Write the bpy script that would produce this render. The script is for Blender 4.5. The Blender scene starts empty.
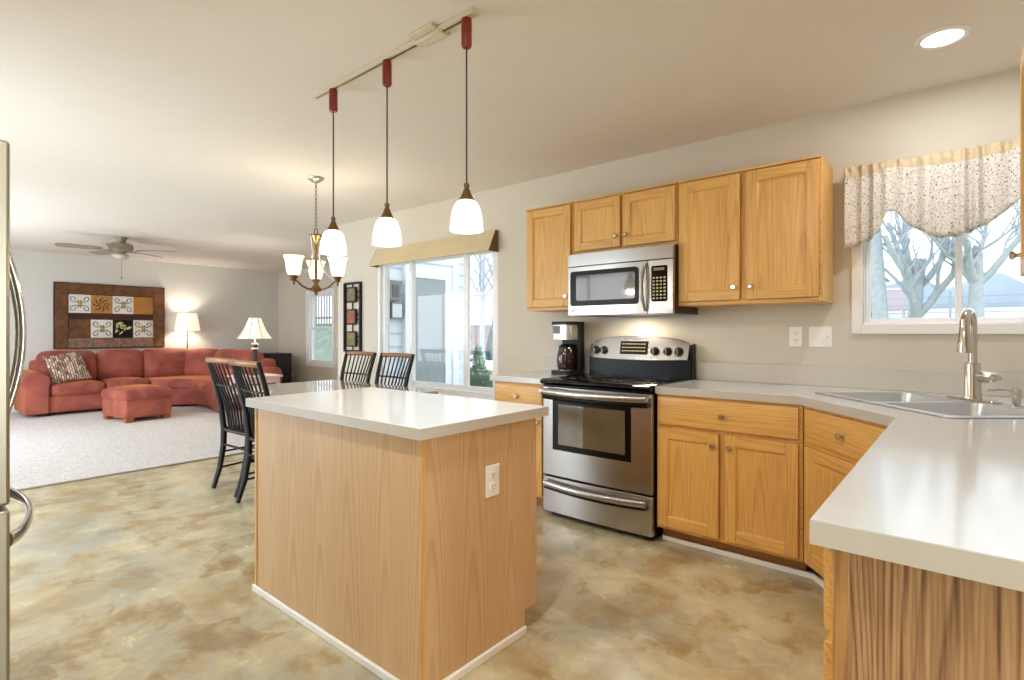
import bpy, bmesh, math, random
from mathutils import Vector, Matrix, noise
PI = math.pi
R = math.radians
sc = bpy.context.scene
C = bpy.context.collection

# ------------------------------------------------------------------ camera
cam_d = bpy.data.cameras.new('camera')
cam = bpy.data.objects.new('camera', cam_d)
C.objects.link(cam)
cam.location = (0, 0, 1.2)
cam.rotation_euler = (R(90), 0, R(40.175))
cam_d.sensor_width = 36
cam_d.lens = 36 * 538.2 / 1024
cam_d.shift_y = -7.15 / 1024
cam_d.clip_start = 0.03
cam_d.clip_end = 200
sc.camera = cam

# ------------------------------------------------------------------ world, exposure
world = bpy.data.worlds.new('overcast_sky')
sc.world = world
world.use_nodes = True
wn = world.node_tree
bg = wn.nodes['Background']
tc = wn.nodes.new('ShaderNodeTexCoord')
sep = wn.nodes.new('ShaderNodeSeparateXYZ')
ramp = wn.nodes.new('ShaderNodeValToRGB')
ramp.color_ramp.elements[0].position = 0.0
ramp.color_ramp.elements[0].color = (0.80, 0.88, 0.95, 1)
ramp.color_ramp.elements[1].position = 0.5
ramp.color_ramp.elements[1].color = (0.86, 0.93, 1.0, 1)
wn.links.new(tc.outputs['Generated'], sep.inputs[0])
wn.links.new(sep.outputs['Z'], ramp.inputs[0])
wn.links.new(ramp.outputs[0], bg.inputs[0])
bg.inputs[1].default_value = 1.6
sc.view_settings.view_transform = 'Standard'
sc.view_settings.look = 'None'
sc.view_settings.gamma = 1.0
sc.view_settings.use_curve_mapping = False
sc.view_settings.exposure = 0.5
sc.cycles.use_denoising = True
sc.cycles.max_bounces = 10
sc.cycles.diffuse_bounces = 6
sc.cycles.glossy_bounces = 4
sc.cycles.transparent_max_bounces = 16
sc.cycles.caustics_reflective = False
sc.cycles.caustics_refractive = False
sc.cycles.sample_clamp_indirect = 6.0

DOWNLIGHT = 16.0     # watts of one recessed can
PENDANT = 5.0
LIVING = 34.0


def area_light(name, loc, size, power, color=(1, 0.98, 0.95), rot=(0, 0, 0), shape='DISK', spread=180):
    d = bpy.data.lights.new(name, 'AREA')
    d.shape = shape
    d.size = size
    d.energy = power
    d.color = color
    d.spread = R(spread)
    o = bpy.data.objects.new(name, d)
    C.objects.link(o)
    o.location = loc
    o.rotation_euler = rot
    return o


def point_light(name, loc, power, radius=0.03, color=(1, 0.89, 0.72)):
    d = bpy.data.lights.new(name, 'POINT')
    d.energy = power
    d.color = color
    d.shadow_soft_size = radius
    o = bpy.data.objects.new(name, d)
    C.objects.link(o)
    o.location = loc
    return o


def daylight(name, loc, rot, sx, sy, power):
    o = area_light(name, loc, sx, power, (0.86, 0.93, 1.0), rot, 'RECTANGLE')
    o.data.size_y = sy
    return o


# area lamps added at out-of-frame windows to brighten the interior
daylight('daylight_living_window', (-8.0, -0.66, 1.3), (R(90), 0, 0), 3.1, 1.5, 72)
daylight('added_patio_fill', (-4.3, -0.66, 1.1), (R(90), 0, 0), 1.7, 1.9, 36)
daylight('added_entry_fill', (2.64, 1.6, 1.25), (R(90), 0, R(90)), 2.7, 1.6, 95)


# ------------------------------------------------------------------ mesh helpers
class MB:
    def __init__(s):
        s.v = []
        s.f = []
        s.m = []

    def add(s, vs, fs, mi=0):
        n = len(s.v)
        s.v += [tuple(v) for v in vs]
        for f in fs:
            s.f.append([n + i for i in f])
            s.m.append(mi)
        return s

    def box(s, x0, x1, y0, y1, z0, z1, mi=0):
        return s.add([(x0, y0, z0), (x1, y0, z0), (x1, y1, z0), (x0, y1, z0), (x0, y0, z1), (x1, y0, z1), (x1, y1, z1), (x0, y1, z1)],
                     [(0, 3, 2, 1), (4, 5, 6, 7), (0, 1, 5, 4), (1, 2, 6, 5), (2, 3, 7, 6), (3, 0, 4, 7)], mi)

    def tube(s, pts, r, seg=8, mi=0, cap=True, flat=None):
        pts = [Vector(p) for p in pts]
        n = len(pts)
        rs = r if isinstance(r, (list, tuple)) else [r] * n
        vs = []
        up = None
        for i, p in enumerate(pts):
            d = (pts[min(i + 1, n - 1)] - pts[max(i - 1, 0)])
            if d.length < 1e-9:
                d = Vector((0, 0, 1))
            d.normalize()
            if up is None:
                a = Vector((0, 0, 1)) if abs(d.z) < 0.9 else Vector((1, 0, 0))
            else:
                a = up
            x = d.cross(a)
            if x.length < 1e-6:
                x = d.cross(Vector((0, 1, 0)))
            x.normalize()
            y = x.cross(d).normalized()
            up = y
            for k in range(seg):
                t = 2 * PI * k / seg + (PI / seg)
                fx, fy = (flat if flat else (1, 1))
                vs.append(p + (x * math.cos(t) * fx + y * math.sin(t) * fy) * rs[i])
        fs = []
        for i in range(n - 1):
            for k in range(seg):
                k2 = (k + 1) % seg
                fs.append((i * seg + k, i * seg + k2, (i + 1) * seg + k2, (i + 1) * seg + k))
        if cap:
            fs.append(tuple(range(seg - 1, -1, -1)))
            fs.append(tuple(range((n - 1) * seg, n * seg)))
        return s.add(vs, fs, mi)

    def cyl(s, c, r, h, seg=24, mi=0, axis='z'):
        c = Vector(c)
        d = {'x': Vector((h, 0, 0)), 'y': Vector((0, h, 0)), 'z': Vector((0, 0, h))}[axis]
        return s.tube([c, c + d], r, seg, mi)

    def lathe(s, prof, c=(0, 0, 0), seg=32, mi=0, axis='z', closed=False):
        vs = []
        for r, z in prof:
            for k in range(seg):
                t = 2 * PI * k / seg
                a, b = r * math.cos(t), r * math.sin(t)
                if axis == 'z':
                    vs.append((c[0] + a, c[1] + b, c[2] + z))
                elif axis == 'y':
                    vs.append((c[0] + a, c[1] + z, c[2] + b))
                else:
                    vs.append((c[0] + z, c[1] + a, c[2] + b))
        fs = []
        n = len(prof)
        for i in range(n - 1):
            for k in range(seg):
                k2 = (k + 1) % seg
                fs.append((i * seg + k, i * seg + k2, (i + 1) * seg + k2, (i + 1) * seg + k))
        if prof[0][0] > 1e-6 and closed:
            fs.append(tuple(range(seg - 1, -1, -1)))
        if prof[-1][0] > 1e-6 and closed:
            fs.append(tuple(range((n - 1) * seg, n * seg)))
        return s.add(vs, fs, mi)

    def prism(s, poly, a, b, axis='z', mi=0):
        """poly extruded from a to b along axis; poly in the other two axes (cyclic order x,y,z)"""
        n = len(poly)

        def P(p, q):
            if axis == 'z':
                return (p[0], p[1], q)
            if axis == 'y':
                return (p[0], q, p[1])
            return (q, p[0], p[1])
        vs = [P(p, a) for p in poly] + [P(p, b) for p in poly]
        fs = [tuple(range(n - 1, -1, -1)), tuple(range(n, 2 * n))]
        for i in range(n):
            j = (i + 1) % n
            fs.append((i, j, n + j, n + i))
        return s.add(vs, fs, mi)

    def rbox(s, x0, x1, y0, y1, z0, z1, r=0.05, bulge=(0, 0, 0), n=8, mi=0, mat=None):
        """soft box: rounded corners, faces puffed out by bulge"""
        cx, cy, cz = (x0 + x1) / 2, (y0 + y1) / 2, (z0 + z1) / 2
        hx, hy, hz = (x1 - x0) / 2, (y1 - y0) / 2, (z1 - z0) / 2
        r = min(r, hx * 0.98, hy * 0.98, hz * 0.98)
        idx = {}
        vs = []
        fs = []
        H = (hx, hy, hz)

        def vert(p):
            k = (round(p[0], 4), round(p[1], 4), round(p[2], 4))
            if k in idx:
                return idx[k]
            q = []
            inner = []
            for a in range(3):
                L = H[a] - r
                v = p[a] * H[a]
                # concentrate samples near the corners
                inner.append(max(-L, min(L, v)))
                q.append(v)
            d = Vector([q[a] - inner[a] for a in range(3)])
            if d.length > 1e-9:
                d = d.normalized() * r
            w = Vector(inner) + d
            u = [1 - (w[a] / H[a]) ** 2 for a in range(3)]
            w = Vector((w[0] + (1 if w[0] > 0 else -1) * bulge[0] * max(0, u[1]) * max(0, u[2]) * (abs(w[0]) / hx) ** 2,
                        w[1] + (1 if w[1] > 0 else -1) * bulge[1] * max(0, u[0]) * max(0, u[2]) * (abs(w[1]) / hy) ** 2,
                        w[2] + (1 if w[2] > 0 else -1) * bulge[2] * max(0, u[0]) * max(0, u[1]) * (abs(w[2]) / hz) ** 2))
            w = w + Vector((cx, cy, cz))
            if mat is not None:
                w = mat @ w
            idx[k] = len(vs)
            vs.append(tuple(w))
            return idx[k]
        g = [-math.cos(PI * i / n) for i in range(n + 1)]
        for a in range(3):
            b, c = (a + 1) % 3, (a + 2) % 3
            for sgn in (-1, 1):
                for i in range(n):
                    for j in range(n):
                        quad = []
                        for (u, v) in ((g[i], g[j]), (g[i + 1], g[j]), (g[i + 1], g[j + 1]), (g[i], g[j + 1])):
                            p = [0, 0, 0]
                            p[a] = sgn
                            p[b] = u
                            p[c] = v
                            quad.append(vert(p))
                        if sgn < 0:
                            quad.reverse()
                        fs.append(tuple(quad))
        return s.add(vs, fs, mi)

    def plate(s, outer, holes, z0, z1, mi=0):
        """flat slab with holes in the xy plane"""
        bm = bmesh.new()
        edges = []
        loops = [outer] + list(holes)
        for L in loops:
            vv = [bm.verts.new((p[0], p[1], z1)) for p in L]
            for i in range(len(vv)):
                edges.append(bm.edges.new((vv[i], vv[(i + 1) % len(vv)])))
        bmesh.ops.triangle_fill(bm, edges=edges, use_beauty=True)
        bmesh.ops.recalc_face_normals(bm, faces=bm.faces)
        bm.verts.index_update()
        vs = [tuple(v.co) for v in bm.verts]
        fs = []
        for f in bm.faces:
            ids = [v.index for v in f.verts]
            if f.normal.z < 0:
                ids.reverse()
            fs.append(tuple(ids))
        bm.free()
        s.add(vs, fs, mi)
        s.add([(x, y, z0) for x, y, z in vs], [tuple(reversed(f)) for f in fs], mi)
        for L in loops:
            n = len(L)
            s.add([(p[0], p[1], z0) for p in L] + [(p[0], p[1], z1) for p in L],
                  [(i, (i + 1) % n, n + (i + 1) % n, n + i) for i in range(n)], mi)
        return s

    def xform(s, M):
        s.v = [tuple(M @ Vector(v)) for v in s.v]
        return s


def obj(name, mb, mats, parent=None, bevel=0.0, smooth=True, angle=38, fix=True):
    me = bpy.data.meshes.new(name)
    me.from_pydata(mb.v, [], mb.f)
    if not isinstance(mats, (list, tuple)):
        mats = [mats]
    for m in mats:
        me.materials.append(m)
    if len(mats) > 1:
        me.polygons.foreach_set('material_index', mb.m)
    if fix:
        bm = bmesh.new()
        bm.from_mesh(me)
        bmesh.ops.remove_doubles(bm, verts=bm.verts, dist=1e-5)
        bmesh.ops.recalc_face_normals(bm, faces=bm.faces)
        bm.to_mesh(me)
        bm.free()
    if smooth:
        me.shade_smooth()
        me.set_sharp_from_angle(angle=R(angle))
    me.update()
    o = bpy.data.objects.new(name, me)
    C.objects.link(o)
    if parent:
        o.parent = parent
    if bevel > 0:
        b = o.modifiers.new('bevel', 'BEVEL')
        b.width = bevel
        b.segments = 2
        b.limit_method = 'ANGLE'
        b.angle_limit = R(40)
    return o


def tag(o, label, cat, group=None, kind=None):
    o['label'] = label
    o['category'] = cat
    if group:
        o['group'] = group
    if kind:
        o['kind'] = kind
    return o


def thing(name, label, cat, loc=(0, 0, 0), rotz=0, group=None):
    o = bpy.data.objects.new(name, None)
    C.objects.link(o)
    o.location = loc
    o.rotation_euler = (0, 0, rotz)
    o.empty_display_size = 0.1
    return tag(o, label, cat, group)


def struct(name, mb, m, bevel=0, **k):
    o = obj(name, mb, m, None, bevel, **k)
    o['kind'] = 'structure'
    return o


def dup(root, loc, rotz, label, group=None):
    r = root.copy()
    C.objects.link(r)
    r.location = loc
    r.rotation_euler = (0, 0, rotz)
    r['label'] = label
    if group:
        r['group'] = group
    for ch in list(root.children):
        c = ch.copy()
        C.objects.link(c)
        c.parent = r
        for g in list(ch.children):
            d = g.copy()
            C.objects.link(d)
            d.parent = c
    return r


def arc(cx, cy, r, a0, a1, n):
    return [(cx + r * math.cos(a0 + (a1 - a0) * i / n), cy + r * math.sin(a0 + (a1 - a0) * i / n)) for i in range(n + 1)]


def rrect(x0, x1, y0, y1, r, n=5):
    return (arc(x1 - r, y1 - r, r, 0, PI / 2, n) + arc(x0 + r, y1 - r, r, PI / 2, PI, n)
            + arc(x0 + r, y0 + r, r, PI, 1.5 * PI, n) + arc(x1 - r, y0 + r, r, 1.5 * PI, 2 * PI, n))


# ------------------------------------------------------------------ materials
def srgb(r, g, b):
    def f(c):
        c /= 255.0
        return c / 12.92 if c <= 0.04045 else ((c + 0.055) / 1.055) ** 2.4
    return (f(r), f(g), f(b), 1)


def nmat(name):
    m = bpy.data.materials.new(name)
    m.use_nodes = True
    nt = m.node_tree
    return m, nt, nt.nodes['Principled BSDF']


def plain(name, col, rough=0.6, metal=0.0, spec=0.5, coat=0.0, vary=0.04, scale=6.0, bump=0.0, bscale=80.0, sheen=0.0):
    m, nt, p = nmat(name)
    N, L = nt.nodes, nt.links
    c = srgb(*col)
    tcx = N.new('ShaderNodeTexCoord')
    nz = N.new('ShaderNodeTexNoise')
    nz.inputs['Scale'].default_value = scale
    nz.inputs['Detail'].default_value = 3
    L.new(tcx.outputs['Object'], nz.inputs['Vector'])
    rp = N.new('ShaderNodeValToRGB')
    rp.color_ramp.elements[0].position = 0.3
    rp.color_ramp.elements[1].position = 0.7
    rp.color_ramp.elements[0].color = [x * (1 - vary) for x in c[:3]] + [1]
    rp.color_ramp.elements[1].color = [min(1, x * (1 + vary)) for x in c[:3]] + [1]
    L.new(nz.outputs['Fac'], rp.inputs[0])
    L.new(rp.outputs[0], p.inputs['Base Color'])
    p.inputs['Roughness'].default_value = rough
    p.inputs['Metallic'].default_value = metal
    p.inputs['Specular IOR Level'].default_value = spec
    p.inputs['Coat Weight'].default_value = coat
    if sheen:
        p.inputs['Sheen Weight'].default_value = sheen
        p.inputs['Sheen Roughness'].default_value = 0.4
    if bump:
        n2 = N.new('ShaderNodeTexNoise')
        n2.inputs['Scale'].default_value = bscale
        n2.inputs['Detail'].default_value = 4
        L.new(tcx.outputs['Object'], n2.inputs['Vector'])
        b = N.new('ShaderNodeBump')
        b.inputs['Strength'].default_value = bump
        b.inputs['Distance'].default_value = 0.01
        L.new(n2.outputs['Fac'], b.inputs['Height'])
        L.new(b.outputs[0], p.inputs['Normal'])
    return m


def oak(name, light, dark, axis='z', rough=0.38, contour=34.0, cw=0.55, fine=0.35, scale=2.2, coat=0.2, stretch=0.10, strip=0.24):
    m, nt, p = nmat(name)
    N, L = nt.nodes, nt.links
    tcx = N.new('ShaderNodeTexCoord')
    oi = N.new('ShaderNodeObjectInfo')
    comb = N.new('ShaderNodeVectorMath')
    comb.operation = 'SCALE'
    comb.inputs[0].default_value = (17, 23, 31)
    L.new(oi.outputs['Random'], comb.inputs['Scale'])
    addv = N.new('ShaderNodeVectorMath')
    addv.operation = 'ADD'
    L.new(tcx.outputs['Object'], addv.inputs[0])
    L.new(comb.outputs[0], addv.inputs[1])

    def mapped(s_across, s_along):
        mp = N.new('ShaderNodeMapping')
        sx = [s_across] * 3
        sx['xyz'.index(axis)] = s_along
        mp.inputs['Scale'].default_value = sx
        L.new(addv.outputs[0], mp.inputs['Vector'])
        return mp
    ac = [1.0, 1.0, 1.0]
    ac['xyz'.index(axis)] = 0.0
    al = [0.0, 0.0, 0.0]
    al['xyz'.index(axis)] = 1.0

    def dot(v):
        d_ = N.new('ShaderNodeVectorMath')
        d_.operation = 'DOT_PRODUCT'
        d_.inputs[1].default_value = v
        L.new(addv.outputs[0], d_.inputs[0])
        return d_.outputs['Value']

    def math_(op, a_, b_, c_=None):
        q_ = N.new('ShaderNodeMath')
        q_.operation = op
        for k_, w_ in enumerate((a_, b_, c_)):
            if w_ is None:
                continue
            if isinstance(w_, (int, float)):
                q_.inputs[k_].default_value = w_
            else:
                L.new(w_, q_.inputs[k_])
        return q_.outputs[0]
    m1 = mapped(1.0, stretch)
    nz = N.new('ShaderNodeTexNoise')
    nz.inputs['Scale'].default_value = scale
    nz.inputs['Detail'].default_value = 2.0
    nz.inputs['Roughness'].default_value = 0.5
    L.new(m1.outputs[0], nz.inputs['Vector'])
    # nested arches: squared distance from the middle of each strip plus the height
    uu = math_('MULTIPLY_ADD', nz.outputs['Fac'], 0.30, dot(ac))
    us = math_('SUBTRACT', math_('FRACT', math_('DIVIDE', uu, strip), 0), 0.5)
    sq = math_('MULTIPLY', math_('MULTIPLY', us, us), contour)
    ff = math_('MULTIPLY_ADD', dot(al), 2.3, sq)
    fr = N.new('ShaderNodeMath')
    fr.operation = 'FRACT'
    L.new(math_('MULTIPLY_ADD', nz.outputs['Fac'], 5.0, ff), fr.inputs[0])
    rp = N.new('ShaderNodeValToRGB')
    e = rp.color_ramp.elements
    e[0].position = 0.0
    e[0].color = (1, 1, 1, 1)
    e[1].position = 1.0
    e[1].color = (0.0, 0.0, 0.0, 1)
    e[0].color = (0.1, 0.1, 0.1, 1)
    k = e.new(0.45)
    k.color = (0.05, 0.05, 0.05, 1)
    k = e.new(0.85)
    k.color = (0.9, 0.9, 0.9, 1)
    L.new(fr.outputs[0], rp.inputs[0])
    m2 = mapped(1.0, 0.03)
    n2 = N.new('ShaderNodeTexNoise')
    n2.inputs['Scale'].default_value = 160
    n2.inputs['Detail'].default_value = 3
    L.new(m2.outputs[0], n2.inputs['Vector'])
    m3 = mapped(1.0, 0.08)
    n3 = N.new('ShaderNodeTexNoise')
    n3.inputs['Scale'].default_value = 5
    L.new(m3.outputs[0], n3.inputs['Vector'])
    # factor = cw*ring*fibre + fine*fibre + slow tone
    fb = N.new('ShaderNodeMapRange')
    fb.inputs['From Min'].default_value = 0.38
    fb.inputs['From Max'].default_value = 0.62
    L.new(n2.outputs['Fac'], fb.inputs['Value'])
    a = N.new('ShaderNodeMath')
    a.operation = 'MULTIPLY'
    a.inputs[1].default_value = cw
    L.new(rp.outputs[0], a.inputs[0])
    b = N.new('ShaderNodeMath')
    b.operation = 'MULTIPLY_ADD'
    b.inputs[1].default_value = fine
    L.new(fb.outputs[0], b.inputs[0])
    L.new(a.outputs[0], b.inputs[2])
    c2 = N.new('ShaderNodeMath')
    c2.operation = 'MULTIPLY_ADD'
    c2.inputs[1].default_value = 0.5
    L.new(n3.outputs['Fac'], c2.inputs[0])
    L.new(b.outputs[0], c2.inputs[2])
    d = N.new('ShaderNodeMath')
    d.operation = 'SUBTRACT'
    d.inputs[1].default_value = 0.25
    d.use_clamp = True
    L.new(c2.outputs[0], d.inputs[0])
    mix = N.new('ShaderNodeMix')
    mix.data_type = 'RGBA'
    mix.inputs['A'].default_value = srgb(*light)
    mix.inputs['B'].default_value = srgb(*dark)
    L.new(d.outputs[0], mix.inputs['Factor'])
    L.new(mix.outputs['Result'], p.inputs['Base Color'])
    p.inputs['Roughness'].default_value = rough
    p.inputs['Coat Weight'].default_value = coat
    p.inputs['Coat Roughness'].default_value = 0.25
    return m


def emis(name, col, strength):
    m, nt, p = nmat(name)
    p.inputs['Base Color'].default_value = (0.8, 0.75, 0.65, 1)
    p.inputs['Emission Color'].default_value = (*col, 1)
    p.inputs['Emission Strength'].default_value = strength
    p.inputs['Roughness'].default_value = 0.3
    return m


def glassmat(name, tint=(1, 1, 1), refl=0.08):
    m, nt, p = nmat(name)
    N, L = nt.nodes, nt.links
    N.remove(p)
    out = [n for n in N if n.type == 'OUTPUT_MATERIAL'][0]
    tr = N.new('ShaderNodeBsdfTransparent')
    tr.inputs[0].default_value = (*tint, 1)
    gl = N.new('ShaderNodeBsdfGlossy')
    gl.inputs['Roughness'].default_value = 0.02
    mx = N.new('ShaderNodeMixShader')
    lw = N.new('ShaderNodeLayerWeight')
    lw.inputs[0].default_value = 0.5
    pw = N.new('ShaderNodeMath')
    pw.operation = 'POWER'
    pw.inputs[1].default_value = 4.0
    fr = N.new('ShaderNodeMath')
    fr.operation = 'MULTIPLY_ADD'
    fr.inputs[1].default_value = 0.35
    fr.inputs[2].default_value = 0.02
    L.new(lw.outputs['Facing'], pw.inputs[0])
    L.new(pw.outputs[0], fr.inputs[0])
    L.new(fr.outputs[0], mx.inputs[0])
    L.new(tr.outputs[0], mx.inputs[1])
    L.new(gl.outputs[0], mx.inputs[2])
    L.new(mx.outputs[0], out.inputs[0])
    return m


M_wall = plain('wall_paint', (213, 207, 194), 0.85, vary=0.01, bump=0.05, bscale=200)
M_wall_far = plain('wall_paint_living', (212, 210, 204), 0.85, vary=0.01)
M_ceil = plain('ceiling_paint', (230, 224, 214), 0.9, vary=0.01, bump=0.04, bscale=120)
M_white = plain('white_trim', (244, 243, 240), 0.35, vary=0.01)
M_vinyl = plain('white_vinyl_frame', (240, 243, 246), 0.3, vary=0.01)
OAKL, OAKD = (228, 180, 102), (172, 108, 42)
M_oak = oak('honey_oak', OAKL, OAKD, 'z', contour=22, cw=0.30, fine=0.26)
M_oak_x = oak('honey_oak_cross', OAKL, OAKD, 'x', contour=22, cw=0.30, fine=0.26)
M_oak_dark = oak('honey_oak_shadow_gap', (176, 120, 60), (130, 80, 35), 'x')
M_island = oak('pale_oak_veneer', (214, 180, 138), (172, 124, 78), 'z', contour=22, cw=0.38, fine=0.16, rough=0.5, scale=2.2, coat=0.05, stretch=0.10, strip=0.21)
M_panel = oak('coarse_oak_panel', (190, 150, 108), (104, 66, 36), 'z', contour=22, cw=0.6, fine=0.5, rough=0.5, scale=2.6, stretch=0.15, strip=0.22)
M_counter = plain('pale_laminate', (216, 220, 225), 0.14, vary=0.012, scale=14, coat=0.15)
M_counter_edge = plain('laminate_edge', (205, 200, 192), 0.35, vary=0.02)
M_band = plain('laminate_edge_band', (196, 190, 182), 0.35, vary=0.02)
M_steel = plain('brushed_stainless', (182, 180, 178), 0.27, metal=1.0, vary=0.05, scale=3)
M_sink = plain('satin_sink_steel', (222, 225, 230), 0.3, metal=0.9, vary=0.03)
M_steel_d = plain('dark_steel', (120, 116, 112), 0.3, metal=1.0)
M_chrome = plain('polished_nickel', (205, 200, 192), 0.12, metal=1.0)
M_brass = plain('antique_bronze', (120, 92, 62), 0.35, metal=0.85)
M_nickel = plain('brushed_nickel', (190, 184, 172), 0.3, metal=0.9)
M_black = plain('black_enamel', (9, 7, 7), 0.3, spec=.2)
M_blackg = plain('black_glass', (7, 6, 6), 0.05, spec=.4)
M_blackm = plain('black_plastic', (16, 15, 15), 0.45, spec=.3)
M_chair = plain('black_painted_wood', (20, 17, 16), 0.4, spec=.3)
M_chairtop = oak('crest_wood', (160, 108, 58), (104, 64, 32), 'x')
M_table = plain('table_lacquer', (204, 190, 178), 0.08, coat=0.6, vary=0.03)
M_redsock = plain('mahogany_red', (128, 34, 16), 0.35, vary=0.12, scale=40)
M_track = plain('cream_metal', (214, 204, 180), 0.4)
M_shade = emis('opal_glass_lit', (1.0, 0.92, 0.78), 1.6)
M_shade2 = emis('alabaster_glass_lit', (1.0, 0.84, 0.58), 1.0)
M_lampshade = emis('linen_shade_lit', (1.0, 0.88, 0.68), 0.5)
M_bulb = emis('bulb_glow', (1.0, 0.9, 0.72), 8)
M_canlight = emis('downlight_lens', (1.0, 0.96, 0.9), 5)
M_glass = glassmat('window_glass')
M_outlet = plain('outlet_plastic', (245, 244, 240), 0.3)
M_slot = plain('outlet_slot', (60, 58, 56), 0.5)
M_fanbody = plain('fan_pewter', (150, 140, 122), 0.5, metal=0.2)
M_fanblade = plain('fan_blade_wood', (150, 138, 120), 0.5)
M_darkbox = plain('espresso_wood', (38, 22, 26), 0.5, spec=.3)
M_fridge = plain('fridge_steel', (150, 144, 126), 0.35, metal=0.8)
M_fridge_s = plain('fridge_side_grey', (128, 122, 98), 0.5)


def mat_floor():
    m, nt, p = nmat('mottled_slate_vinyl')
    N, L = nt.nodes, nt.links
    tcx = N.new('ShaderNodeTexCoord')
    nzd = N.new('ShaderNodeTexNoise')
    nzd.inputs['Scale'].default_value = 2.2
    nzd.inputs['Detail'].default_value = 4
    L.new(tcx.outputs['Object'], nzd.inputs['Vector'])
    mv = N.new('ShaderNodeVectorMath')
    mv.operation = 'MULTIPLY_ADD'
    mv.inputs[1].default_value = (0.22, 0.22, 0)
    L.new(nzd.outputs['Color'], mv.inputs[0])
    L.new(tcx.outputs['Object'], mv.inputs[2])
    vo = N.new('ShaderNodeTexVoronoi')
    vo.distance = 'CHEBYCHEV'
    vo.inputs['Scale'].default_value = 4.2
    L.new(mv.outputs[0], vo.inputs['Vector'])
    sepc = N.new('ShaderNodeSeparateColor')
    L.new(vo.outputs['Color'], sepc.inputs[0])
    n1 = N.new('ShaderNodeTexNoise')
    n1.inputs['Scale'].default_value = 4.5
    n1.inputs['Detail'].default_value = 6
    n1.inputs['Roughness'].default_value = 0.62
    L.new(mv.outputs[0], n1.inputs['Vector'])
    add = N.new('ShaderNodeMath')
    add.operation = 'MULTIPLY_ADD'
    add.inputs[1].default_value = 0.16
    L.new(sepc.outputs[0], add.inputs[0])
    L.new(n1.outputs['Fac'], add.inputs[2])
    nf = N.new('ShaderNodeTexNoise')
    nf.inputs['Scale'].default_value = 22
    nf.inputs['Detail'].default_value = 5
    nf.inputs['Distortion'].default_value = 0.8
    L.new(mv.outputs[0], nf.inputs['Vector'])
    ad2 = N.new('ShaderNodeMath')
    ad2.operation = 'MULTIPLY_ADD'
    ad2.inputs[1].default_value = 0.22
    L.new(nf.outputs['Fac'], ad2.inputs[0])
    L.new(add.outputs[0], ad2.inputs[2])
    sb = N.new('ShaderNodeMath')
    sb.operation = 'SUBTRACT'
    sb.inputs[1].default_value = 0.19
    L.new(ad2.outputs[0], sb.inputs[0])
    rp = N.new('ShaderNodeValToRGB')
    e = rp.color_ramp.elements
    cols = [(0.30, (158, 138, 104)), (0.40, (178, 160, 122)), (0.47, (192, 178, 142)), (0.53, (194, 187, 164)), (0.60, (206, 196, 156)), (0.70, (216, 209, 184))]
    e[0].position, e[0].color = cols[0][0], srgb(*cols[0][1])
    e[1].position, e[1].color = cols[-1][0], srgb(*cols[-1][1])
    for q, c in cols[1:-1]:
        k = e.new(q)
        k.color = srgb(*c)
    L.new(sb.outputs[0], rp.inputs[0])
    # grey-green and rust patches
    n2 = N.new('ShaderNodeTexNoise')
    n2.inputs['Scale'].default_value = 1.7
    n2.inputs['Detail'].default_value = 5
    n2.noise_dimensions = '4D'
    n2.inputs['W'].default_value = 3
    L.new(mv.outputs[0], n2.inputs['Vector'])
    r2 = N.new('ShaderNodeMapRange')
    r2.inputs['From Min'].default_value = 0.5
    r2.inputs['From Max'].default_value = 0.66
    r2.inputs['To Max'].default_value = 0.7
    L.new(n2.outputs['Fac'], r2.inputs['Value'])
    mx = N.new('ShaderNodeMix')
    mx.data_type = 'RGBA'
    mx.inputs['B'].default_value = srgb(166, 170, 160)
    L.new(r2.outputs[0], mx.inputs['Factor'])
    L.new(rp.outputs[0], mx.inputs['A'])
    n3 = N.new('ShaderNodeTexNoise')
    n3.noise_dimensions = '4D'
    n3.inputs['W'].default_value = 9
    n3.inputs['Scale'].default_value = 2.6
    n3.inputs['Detail'].default_value = 6
    L.new(mv.outputs[0], n3.inputs['Vector'])
    r3 = N.new('ShaderNodeMapRange')
    r3.inputs['From Min'].default_value = 0.52
    r3.inputs['From Max'].default_value = 0.68
    r3.inputs['To Max'].default_value = 0.6
    L.new(n3.outputs['Fac'], r3.inputs['Value'])
    mx2 = N.new('ShaderNodeMix')
    mx2.data_type = 'RGBA'
    mx2.inputs['B'].default_value = srgb(172, 144, 92)
    L.new(r3.outputs[0], mx2.inputs['Factor'])
    L.new(mx.outputs['Result'], mx2.inputs['A'])
    L.new(mx2.outputs['Result'], p.inputs['Base Color'])
    p.inputs['Roughness'].default_value = 0.2
    p.inputs['Specular IOR Level'].default_value = 0.55
    rr = N.new('ShaderNodeMapRange')
    rr.inputs['To Min'].default_value = 0.14
    rr.inputs['To Max'].default_value = 0.34
    L.new(n1.outputs['Fac'], rr.inputs['Value'])
    L.new(rr.outputs[0], p.inputs['Roughness'])
    return m


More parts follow.
